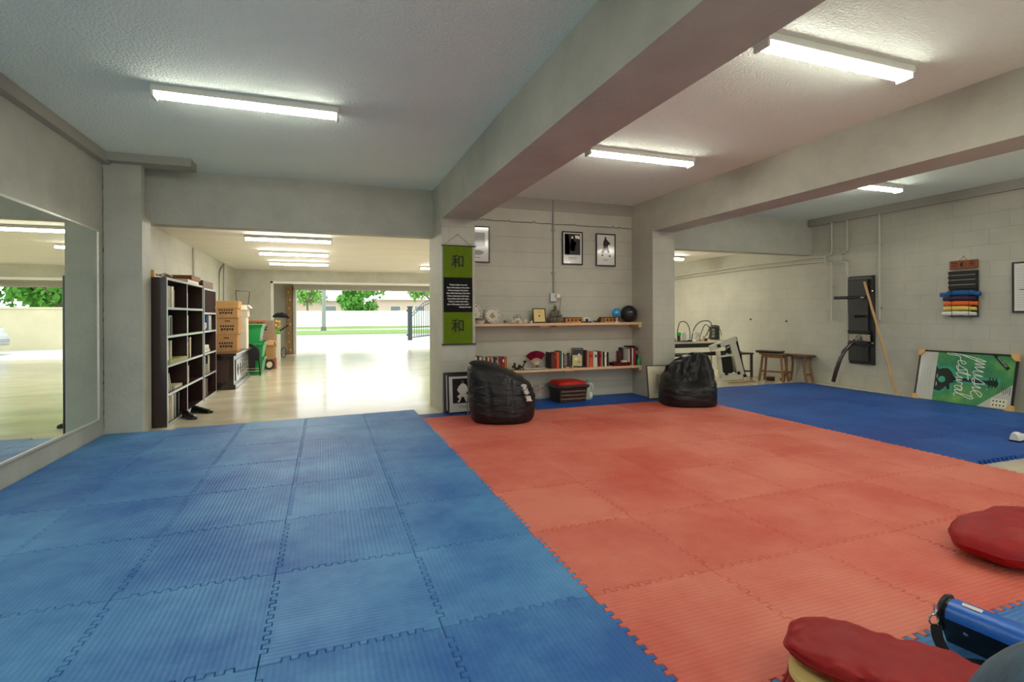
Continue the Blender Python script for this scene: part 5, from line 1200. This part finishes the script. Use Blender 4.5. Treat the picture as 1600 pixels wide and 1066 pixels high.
def stool(cx, cy, rz, w_, d, h, label):
    t = thing('wooden_stool', label, 'stool', (cx, cy, FL), 'wooden stools by the right wall', rz)
    obj('seat', G().box((-w_/2, -d/2, h-.03), (w_/2, d/2, h), bev=.008), OAK, t, local=True)
    for sx in (-1, 1):
        for sy in (-1, 1):
            x, y = sx*(w_/2-.05), sy*(d/2-.04); g = G().tube([(x, y, h-.03), (x+sx*.02, y+sy*.015, h*.5), (x+sx*.05, y+sy*.03, 0)], [.022, .022, .024], 6); obj('leg', g, OAK, t, local=True)
    for sy in (-1, 1): obj('seat_rail', G().box((-w_/2+.04, sy*(d/2-.04)-.01, h-.085), (w_/2-.04, sy*(d/2-.04)+.01, h-.031)), OAK, t, local=True)
    for sx in (-1, 1): obj('stretcher', G().box((sx*(w_/2-.035)-.012, -d/2+.03, h*.30), (sx*(w_/2-.035)+.012, d/2-.03, h*.30+.035)), OAK, t, local=True)
    obj('stretcher', G().box((-w_/2+.04, -.012, h*.30), (w_/2-.04, .012, h*.30+.03)), OAK, t, local=True); return t
stool(7.50, 7.05, -1.25, .42, .22, .50, 'wooden stool with splayed legs, the left one holding the black tray')
t = thing('wooden_bench', 'low wooden bench seat with curved legs by the right wall, nearest the blue mats', 'bench', (7.785, 6.79, FL), rz=-PI/2)
g = G().prism([(-.24, -.01), (.24, -.01), (.27, .008), (.24, .03), (-.24, .025), (-.27, .012)], (0, -.11, .455), (1, 0, 0), (0, 0, 1), (0, .22, 0)); obj('seat', g, M('worn_walnut', (98, 66, 42), .45, var=(9, .3)), t, local=True)
for sx in (-1, 1):
    for sy in (-1, 1): obj('leg', G().tube([(sx*.19, sy*.07, .455), (sx*.175, sy*.07, .3), (sx*.20, sy*.075, .14), (sx*.235, sy*.08, 0)], [.022, .02, .021, .024], 8), OAK, t, local=True)
    obj('stretcher', G().box((sx*.185-.012, -.07, .13), (sx*.185+.012, .07, .17)), OAK, t, local=True)
t = thing('black_tray', 'flat black case lying on the left wooden stool', 'case', (7.47, 7.10, FL+.501), rz=-1.25)
obj('case_base', G().box((-.2, -.11, 0), (.2, .11, .02), bev=.005), BLACK, t, local=True)
obj('case_cover', G().box((-.21, -.12, .0205), (.21, .12, .038), bev=.006), M('graphite', (50, 50, 54), .3), t, local=True)
single('tool_bundle', G().tube([(7.56, 6.94, FL+.013), (7.58, 6.98, FL+.05), (7.6, 7.04, FL+.013)], .012, 6), STEEL, 'bright bent metal tool on the floor between the stool legs', 'tool', smooth=True)
single('wooden_block', G().box((7.44, 7.06, FL+.0005), (7.54, 7.16, .04), bev=.004), DW, 'dark wooden block on the floor under the left stool', 'block')

# ------------------------------------------------------------------ cushions and kick shield near the camera
def pillow(name, loc, rz, a, b, h, m, label, cat, group, tiltx=0, crease=1.0, seed=0):
    t = thing(name, label, cat, loc, group, rot=(tiltx, 0, rz))
    def half(sg):
        def fn(u, v):
            x = u*2-1; y = v*2-1
            # rounded outline, slightly pinched between the corners
            ox = x*a*(1-.05*(1-y*y))*(1-(.17 if loc[0] < 3 else .08)*abs(y)**5); oy = y*b*(1-.06*(1-x*x))*(1-(.34 if loc[0] < 3 else .6)*abs(x)**(5 if loc[0] < 3 else 3))
            e = max(0, 1-abs(x)**3.2)*max(0, 1-abs(y)**3.2)
            z = sg*h/2*e**.42
            n = noise.noise(V(ox*7+seed, oy*7, sg*2+seed))*.012+noise.noise(V(ox*18, oy*18+seed, sg))*.005
            edge = min(1-abs(x), 1-abs(y))
            pk = math.exp(-(edge/.28)**2)*(1-math.exp(-(edge/.03)**2))
            n += crease*.0035*pk*noise.noise(V(ox*34+seed, oy*34, 4))
            z += (n*min(1, e*3)+n*pk)*(1 if sg > 0 else .3)
            return (ox, oy, max(h/2+z, .001+.0)) if sg < 0 else (ox, oy, h/2+max(z, .0))
        return fn
    obj('upper_cover', sheet(half(1), 56, 44, 'p', None), m, t, smooth=True, local=True)
    lo = obj('lower_cover', sheet(half(-1), 40, 32, 'p', None), m, t, smooth=True, local=True)
    f = half(1); P_ = []
    for k in range(30): P_.append(f(k/30, 0))
    for k in range(24): P_.append(f(1, k/24))
    for k in range(30): P_.append(f(1-k/30, 1))
    for k in range(24): P_.append(f(0, 1-k/24))
    obj('piping', G().tube(P_, .0045, 6, closed=True), m, t, smooth=True, local=True)
    return t
RED = M('red_velvet', (150, 9, 13), .5, bump=(40, .25, .004), var=(4, .2), spec=.3)
pillow('cushion', (3.21, 1.52, .002), .06, .41, .24, .155, RED, 'red cushion lying on the red mats at the right edge', 'cushion', 'red cushions', seed=3)
pillow('cushion', (1.50, 1.06, .001), -1.0, .235, .16, .05, RED, 'red cushion at the bottom of the small stack under the yellow pad', 'cushion', 'red cushions', seed=5)
g = G().prism([(.24*math.copysign(abs(math.cos(a))**.7, math.cos(a)), .15*math.copysign(abs(math.sin(a))**.7, math.sin(a))) for a in [k*2*PI/48 for k in range(48)]], (0, 0, 0), (math.cos(-1), math.sin(-1), 0), (-math.sin(-1), math.cos(-1), 0), (0, 0, .016))
g.bm.transform(Matrix.Translation((1.525, 1.05, .0605)))
single('foam_pad', g, M('pale_yellow_foam', (226, 200, 130), .7), 'thin pale yellow pad between the two stacked red cushions', 'pad')
pillow('cushion', (1.575, 1.06, .0785), -.98, .285, .155, .085, RED, 'thick red cushion on top of the yellow pad in the foreground', 'cushion', 'red cushions', seed=9, crease=1.5)
# blue and black kick shield
t = thing('kick_shield', 'blue and black padded kick shield with a strap lying on the mats by the cushions', 'kick shield', (2.15, 1.0, 0))
A = Vector((2.05, 1.20, 0)); B = Vector((2.12, .75, 0)); d = (B-A).normalized(); nrm = Vector((d.y, -d.x, 0)); up = Vector((0, 0, 1))
if nrm.x > 0: nrm = -nrm       # towards the camera side
prof = [(.03, .0), (-.005, .055), (-.03, .108), (-.026, .134), (-.005, .152), (.03, .159), (.065, .149), (.085, .122), (.09, .08), (.10, .0)]
core = [(p[0]*.93+.002, p[1]*.985) for p in prof]
g = G(); g.prism(core, A, -nrm, up, d*.456); obj('padded_core', g, M('black_vinyl', (20, 20, 22), .35), t)
top = prof[2:8]; inner = [(p[0]*.9+.003, p[1]*.965) for p in top][::-1]
g = G(); g.prism(top+inner, A+d*.018, -nrm, up, d*.42); obj('blue_cover', g, M('blue_vinyl', (16, 96, 190), .32, bump=(80, .2, .003)), t, smooth=50)
g = G(); g.tube([A-nrm*p[0]*1.0+up*p[1] for p in prof[1:9]], .008, 8); obj('edge_binding', g, M('black_vinyl', (20, 20, 22)), t, smooth=True)
lg = obj('logo_print', G().box((0, 0, 0), (.055, .014, .0015)), M('white_print', (214, 212, 206)), t, local=True)
lg.matrix_basis = WM(t).inverted() @ faceM(A+d*.05-nrm*.0+up*.154-nrm*.012, d, (-nrm*.9+up*.35)) @ Matrix.Translation((0, 0, .003))
STRAP = M('black_webbing', (22, 22, 24), .7, bump=(200, .4, .002))
def ribbon(pts, w_, wd, name='strap', th=.003):
    P_ = [Vector(p) for p in pts]; out = []
    for i in range(len(P_)-1):
        a, b, c, e = P_[max(i-1, 0)], P_[i], P_[i+1], P_[min(i+2, len(P_)-1)]
        for k in range(5):
            q = k/5; out.append(.5*(2*b+(c-a)*q+(2*a-5*b+4*c-e)*q*q+(3*b-a-3*c+e)*q**3))
    out.append(P_[-1]); g = G(); wd = Vector(wd).normalized()*w_/2
    vs = [(g.bm.verts.new(p-wd), g.bm.verts.new(p+wd)) for p in out]
    for X_, Y_ in zip(vs, vs[1:]): g.bm.faces.new((X_[0], Y_[0], Y_[1], X_[1]))
    bmesh.ops.solidify(g.bm, geom=g.bm.faces[:], thickness=th)
    return obj(name, g, STRAP, t)
s1 = ribbon([(1.965, 1.17, .10), (1.955, 1.16, .07), (1.955, 1.145, .04), (1.955, 1.12, .018), (1.94, 1.07, .008), (1.93, 1.02, .006)], .04, R)
obj('d_ring', G().tube([(1.97+.024*math.cos(a), 1.18+.004*math.sin(a), .112+.015*math.sin(a)) for a in [k*PI/9 for k in range(18)]], .003, 6, closed=True), STEEL, s1, smooth=True)
obj('snap_hook', G().tube([(1.98, 1.19, .12), (1.995, 1.195, .13), (2.0, 1.195, .15), (2.012, 1.195, .146), (2.012, 1.195, .13), (1.99, 1.19, .12)], .003, 6), STEEL, s1, smooth=True)
obj('buckle', G().tube([(1.948+.024*math.cos(a), 1.11, .02+.014*math.sin(a)) for a in [k*PI/8 for k in range(16)]], .003, 6, closed=True), STEEL, s1, smooth=True)
ribbon([(1.955, 1.10, .016), (2.0, 1.05, .03), (2.03, .98, .03)], .03, (0, .5, 1))
obj('rivet', G().lathe([(0, 0), (.009, 0), (.007, .004), (0, .005)], (2.052, 1.13, .075), 12, mt=nrm.to_track_quat('Z', 'Y').to_matrix().to_4x4()), STEEL, t)
# teal bean bag at the corner of the picture
TV = M('teal_velvet', (34, 76, 98), .75, var=(8, .65), bump=(35, .3, .006)); TV.node_tree.nodes['Principled BSDF'].inputs['Sheen Weight'].default_value = .15
t3 = [(0, 0, -.25, .25, -.25, .25, 2.2), (.06, .012, -.30, .30, -.30, .30, 2.1), (.25, .12, -.34, .34, -.34, .34, 2), (.5, .30, -.335, .335, -.33, .33, 2), (.72, .425, -.27, .27, -.27, .27, 2), (.88, .505, -.17, .17, -.17, .17, 2), (1, .53, -.04, .04, -.04, .04, 2)]
def d3(u, v, z, a, t_):
    r = .018*noise.noise(V(u*5, v*5, z*5))*math.sin(PI*t_)
    return r*math.cos(a), r*math.sin(a), 0
t = thing('bean_bag', 'large teal velvet bean bag filling the bottom right corner of the picture', 'bean bag', (1.45, .43, .001))
obj('cover', bean((1.45, .43, .001), t3, d3, 40, 64), TV, t, smooth=85)

# ------------------------------------------------------------------ outside: yard, road, verge, fence, trees, house
GRASS = M('mown_grass', (112, 146, 66), .9, var=(6, .3), bump=(60, .8, .03))
def ground(name, y0, y1, m, z, label, cat, x0=-55, x1=60, kind='structure'):
    o = obj(name, G().box((x0, y0, z-.06), (x1, y1, z)), m); o['kind'] = 'structure'; return o
ground('road', 31.0, 36.2, M('pale_asphalt', (158, 158, 154), .9, var=(2, .1)), -.095, '', '')
ground('grass_verge', 36.4, 45.5, GRASS, -.07, '', '')
ground('sidewalk', 45.5, 48.2, M('sidewalk_concrete', (206, 204, 196), .8), -.06, '', '')
ground('grass_strip', 48.2, 59.8, GRASS, -.07, '', '')
t = thing('vinyl_fence', 'long white vinyl panel fence across the road behind the grass', 'fence', (4, 60, -.06))
VF = M('white_vinyl', (238, 240, 238), .5)
for k in range(12):
    x = -20+k*4.0
    obj('fence_panel', G().box((x+.07, 59.97, .0), (x+3.93, 60.03, 1.62)), VF, t); obj('fence_post', G().box((x-.07, 59.93, -.06), (x+.07, 60.07, 1.72)), VF, t)
    obj('top_rail', G().box((x+.07, 59.94, 1.60), (x+3.93, 60.06, 1.68)), VF, t)
LEAF = [M('leaf_%d' % k, c, .6, var=(3, .25)) for k, c in enumerate(((92, 158, 52), (70, 138, 44), (120, 176, 76)))]
BARK = M('bark', (122, 106, 88), .9, var=(8, .25))
def tree(x, y, z0, th, r, rz_, n, mi, label, group, size=.22, tr=.12):
    t = thing('tree', label, 'tree', (x, y, -.06), group)
    g = G().tube([(x, y, -.06), (x+.05, y, z0*.5), (x, y, z0+.4)], [tr*1.2, tr, tr*.8], 8)
    obj('trunk', g, BARK, t, smooth=True)
    g2 = G()
    for k in range(5):
        a = k*2*PI/5; g2.tube([(x, y, z0), (x+r*.4*math.cos(a), y+r*.4*math.sin(a), z0+rz_*.6), (x+r*.75*math.cos(a), y+r*.75*math.sin(a), z0+rz_)], [tr*.6, tr*.35, tr*.15], 6)
    obj('branches', g2, BARK, t, smooth=True)
    rr = random.Random(int(x*100+y)); g = G(); cl = []
    for k in range(26):
        a = rr.uniform(0, 2*PI); q = rr.random()**.5; e = rr.uniform(-.9, 1); m_ = math.sqrt(max(0, 1-e*e*.8)); cl.append((x+r*q*m_*math.cos(a), y+r*q*m_*math.sin(a), z0+rz_+rz_*e*.85, rr.uniform(.22, .4)*r))
    vs = []; fs = []
    for k in range(n):
        c = cl[k % len(cl)]; v = Vector((rr.gauss(0, 1), rr.gauss(0, 1), rr.gauss(0, .8))); v.normalize(); p = Vector(c[:3])+v*c[3]*rr.uniform(.6, 1.05)
        if p.z < z0*.85: p.z = z0*.85+rr.random()*.3
        a1 = Vector((rr.gauss(0, 1), rr.gauss(0, 1), rr.gauss(0, 1))).normalized(); a2 = a1.cross(v)
        if a2.length < .1: continue
        a2.normalize(); s = size*rr.uniform(.6, 1.3); b = len(vs)
        vs += [p-a1*s, p+a2*s*.55+v*s*.2, p+a1*s, p-a2*s*.55+v*s*.2]; fs.append((b, b+1, b+2, b+3))
    g.quads(vs, fs); fo = obj('foliage', g, LEAF[mi], t); return t
tree(-2.0, 67, 2.6, .2, 2.9, 1.9, 2600, 2, 'pale green leafy tree beyond the white fence at the left of the garage opening', 'trees across the road')
tree(3.8, 62.5, 1.3, .2, 2.7, 1.9, 3600, 0, 'full green tree just beyond the fence in the middle of the garage opening', 'trees across the road', tr=.1)
tree(12.3, 63, 2.9, .2, 3.2, 1.7, 2600, 2, 'green tree beyond the fence at the right of the garage opening', 'trees across the road')
t = thing('street_pole', 'slim grey pole on the grass verge in front of the white fence', 'pole', (-.1, 45.2, -.07))
obj('pole', G().cyl((-.1, 45.2, -.07), (-.02, 45.2, 6.5), .16, .13, n=12), M('pole_grey', (150, 156, 150), .7), t, smooth=True)
obj('pole_base', G().cyl((-.1, 45.2, -.07), (-.1, 45.2, .25), .24, .2, n=12), M('pole_base_grey', (110, 116, 112), .7), t, smooth=True)
HW = M('house_stucco', (206, 190, 168), .8); RF = M('roof_shingle', (188, 178, 168), .85, bump=(6, .4, .05))
def house(x0, x1, y0, y1, h, rh, label, wins=()):
    t = thing('house', label, 'house', ((x0+x1)/2, (y0+y1)/2, -.06), 'houses across the road')
    obj('walls', G().box((x0, y0, -.06), (x1, y1, h)), HW, t)
    e = .5; g = G(); mx = (x0+x1)/2; hw = (x1-x0)/2*.45; my = (y0+y1)/2
    g.quads([(x0-e, y0-e, h), (x1+e, y0-e, h), (x1+e, y1+e, h), (x0-e, y1+e, h), (mx-hw, my, h+rh), (mx+hw, my, h+rh)], [(0, 1, 5, 4), (1, 2, 5), (2, 3, 4, 5), (3, 0, 4), (0, 3, 2, 1)])
    obj('roof', g, RF, t); obj('fascia', G().box((x0-e, y0-e-.04, h-.18), (x1+e, y0-e, h)), WHITE, t)
    for x in wins:
        w_ = obj('window', G().box((x, y0-.06, 1.0), (x+1.5, y0-.01, 2.5)), WHITE, t); obj('pane', G().box((x+.08, y0-.07, 1.08), (x+1.42, y0-.061, 2.42)), M('dull_pane', (120, 130, 130), .1), w_)
house(-12, 3.5, 74, 84, 3.3, 1.6, 'beige house with a hipped roof behind the trees at the left', (-9, -5, 0))
house(7.2, 24, 74, 84, 3.5, 2.4, 'beige house with a higher roof behind the trees at the right', (8.6, 12, 17))
# black entrance gate standing open
t = thing('metal_gate', 'open dark metal bar gate with a stout post at the right of the driveway', 'gate', (3.97, 25.8, -.07))
GM = M('gate_green_black', (52, 66, 68), .45)
obj('gate_post', G().box((3.86, 25.7, -.07), (4.06, 25.9, 1.55)), GM, t); obj('post_cap', G().box((3.83, 25.67, 1.55), (4.09, 25.93, 1.61)), GM, t)
gp = [(4.06+.17*k, 25.8+.30*k) for k in range(12)]
for k, (x, y) in enumerate(gp[1:]): obj('bar', G().cyl((x, y, .06), (x, y, 1.25+.75*math.sin(min(1, (k+1)/9)*PI/2)), .014, n=6), GM, t)
obj('top_rail', G().tube([(x, y, 1.25+.75*math.sin(min(1, k/9)*PI/2)) for k, (x, y) in enumerate(gp)], .028, 8), GM, t)
obj('top_rail', G().tube([(x, y, 1.10+.72*math.sin(min(1, k/9)*PI/2)) for k, (x, y) in enumerate(gp)], .022, 8), GM, t)
obj('bottom_rail', G().tube([(gp[0][0], gp[0][1], .06), (gp[-1][0], gp[-1][1], .06)], .028, 8), GM, t); obj('middle_rail', G().tube([(gp[0][0], gp[0][1], .55), (gp[-1][0], gp[-1][1], .55)], .018, 8), GM, t)
for z in (.15, 1.35): obj('hinge', G().box((3.80, 25.76, z), (3.87, 25.84, z+.08)), GM, t)
# yard wall seen in the mirror, parked car, trees behind it
t = thing('garden_wall', 'cream rendered yard wall with a capping seen in the mirror', 'wall', (13, 24.4, -.07))
obj('wall_body', G().box((5.25, 24.3, -.07), (26, 24.5, 1.46)), M('cream_render', (224, 214, 182), .8, var=(1.2, .06)), t)
obj('capping', G().box((5.23, 24.26, 1.46), (26, 24.54, 1.53)), M('cream_render', (224, 214, 182)), t)
for k, (x, y, s) in enumerate(((8.2, 32, 1), (11.2, 38.5, 1), (14.2, 32, 1), (17.8, 38.5, 1))):
    tree(x, y, 1.5, .2, 2.55, 1.6, 2600, k % 2, 'bright green tree seen in the mirror over the yard wall, %s from the right' % ORD[k], 'trees over the yard wall')
t = thing('parked_car', 'silver car parked in the yard, its rear just showing in the mirror', 'car', (8.0, 21.3, -.07))
prof = [(0, .35), (.05, .75), (.25, .95), (.75, 1.0), (1.15, 1.42), (2.5, 1.45), (3.25, 1.05), (4.15, .9), (4.4, .6), (4.4, .3), (0, .3)]
cx0 = 5.85
g = G().prism(prof, (cx0, 20.4, -.07), (1, 0, 0), (0, 0, 1), (0, 1.7, 0)); bmesh.ops.bevel(g.bm, geom=g.bm.edges[:], offset=.06, segments=2, affect='EDGES')
obj('body', g, M('silver_paint', (180, 182, 184), .25, metal=.5, coat=.6), t, smooth=True)
obj('side_window', G().prism([(1.0, 1.02), (1.25, 1.36), (2.45, 1.38), (3.0, 1.05)], (cx0, 20.385, -.07), (1, 0, 0), (0, 0, 1), (0, .02, 0)), M('car_glass', (20, 24, 26), .1), t)
for x in (.85, 3.5):
    for y in (20.42, 22.0): obj('wheel', G().cyl((cx0+x, y, .26), (cx0+x, y+.2 if y < 21 else y-.0+.12, .26), .33, n=22), MATTE, t)
obj('tail_light', G().box((cx0-.02, 20.5, .62), (cx0+.08, 20.75, .80)), M('tail_light_red', (150, 20, 20), .2), t)
obj('bumper', G().box((cx0-.05, 20.5, .28), (cx0+.1, 22.0, .48), bev=.03), M('silver_paint', (180, 182, 184)), t)
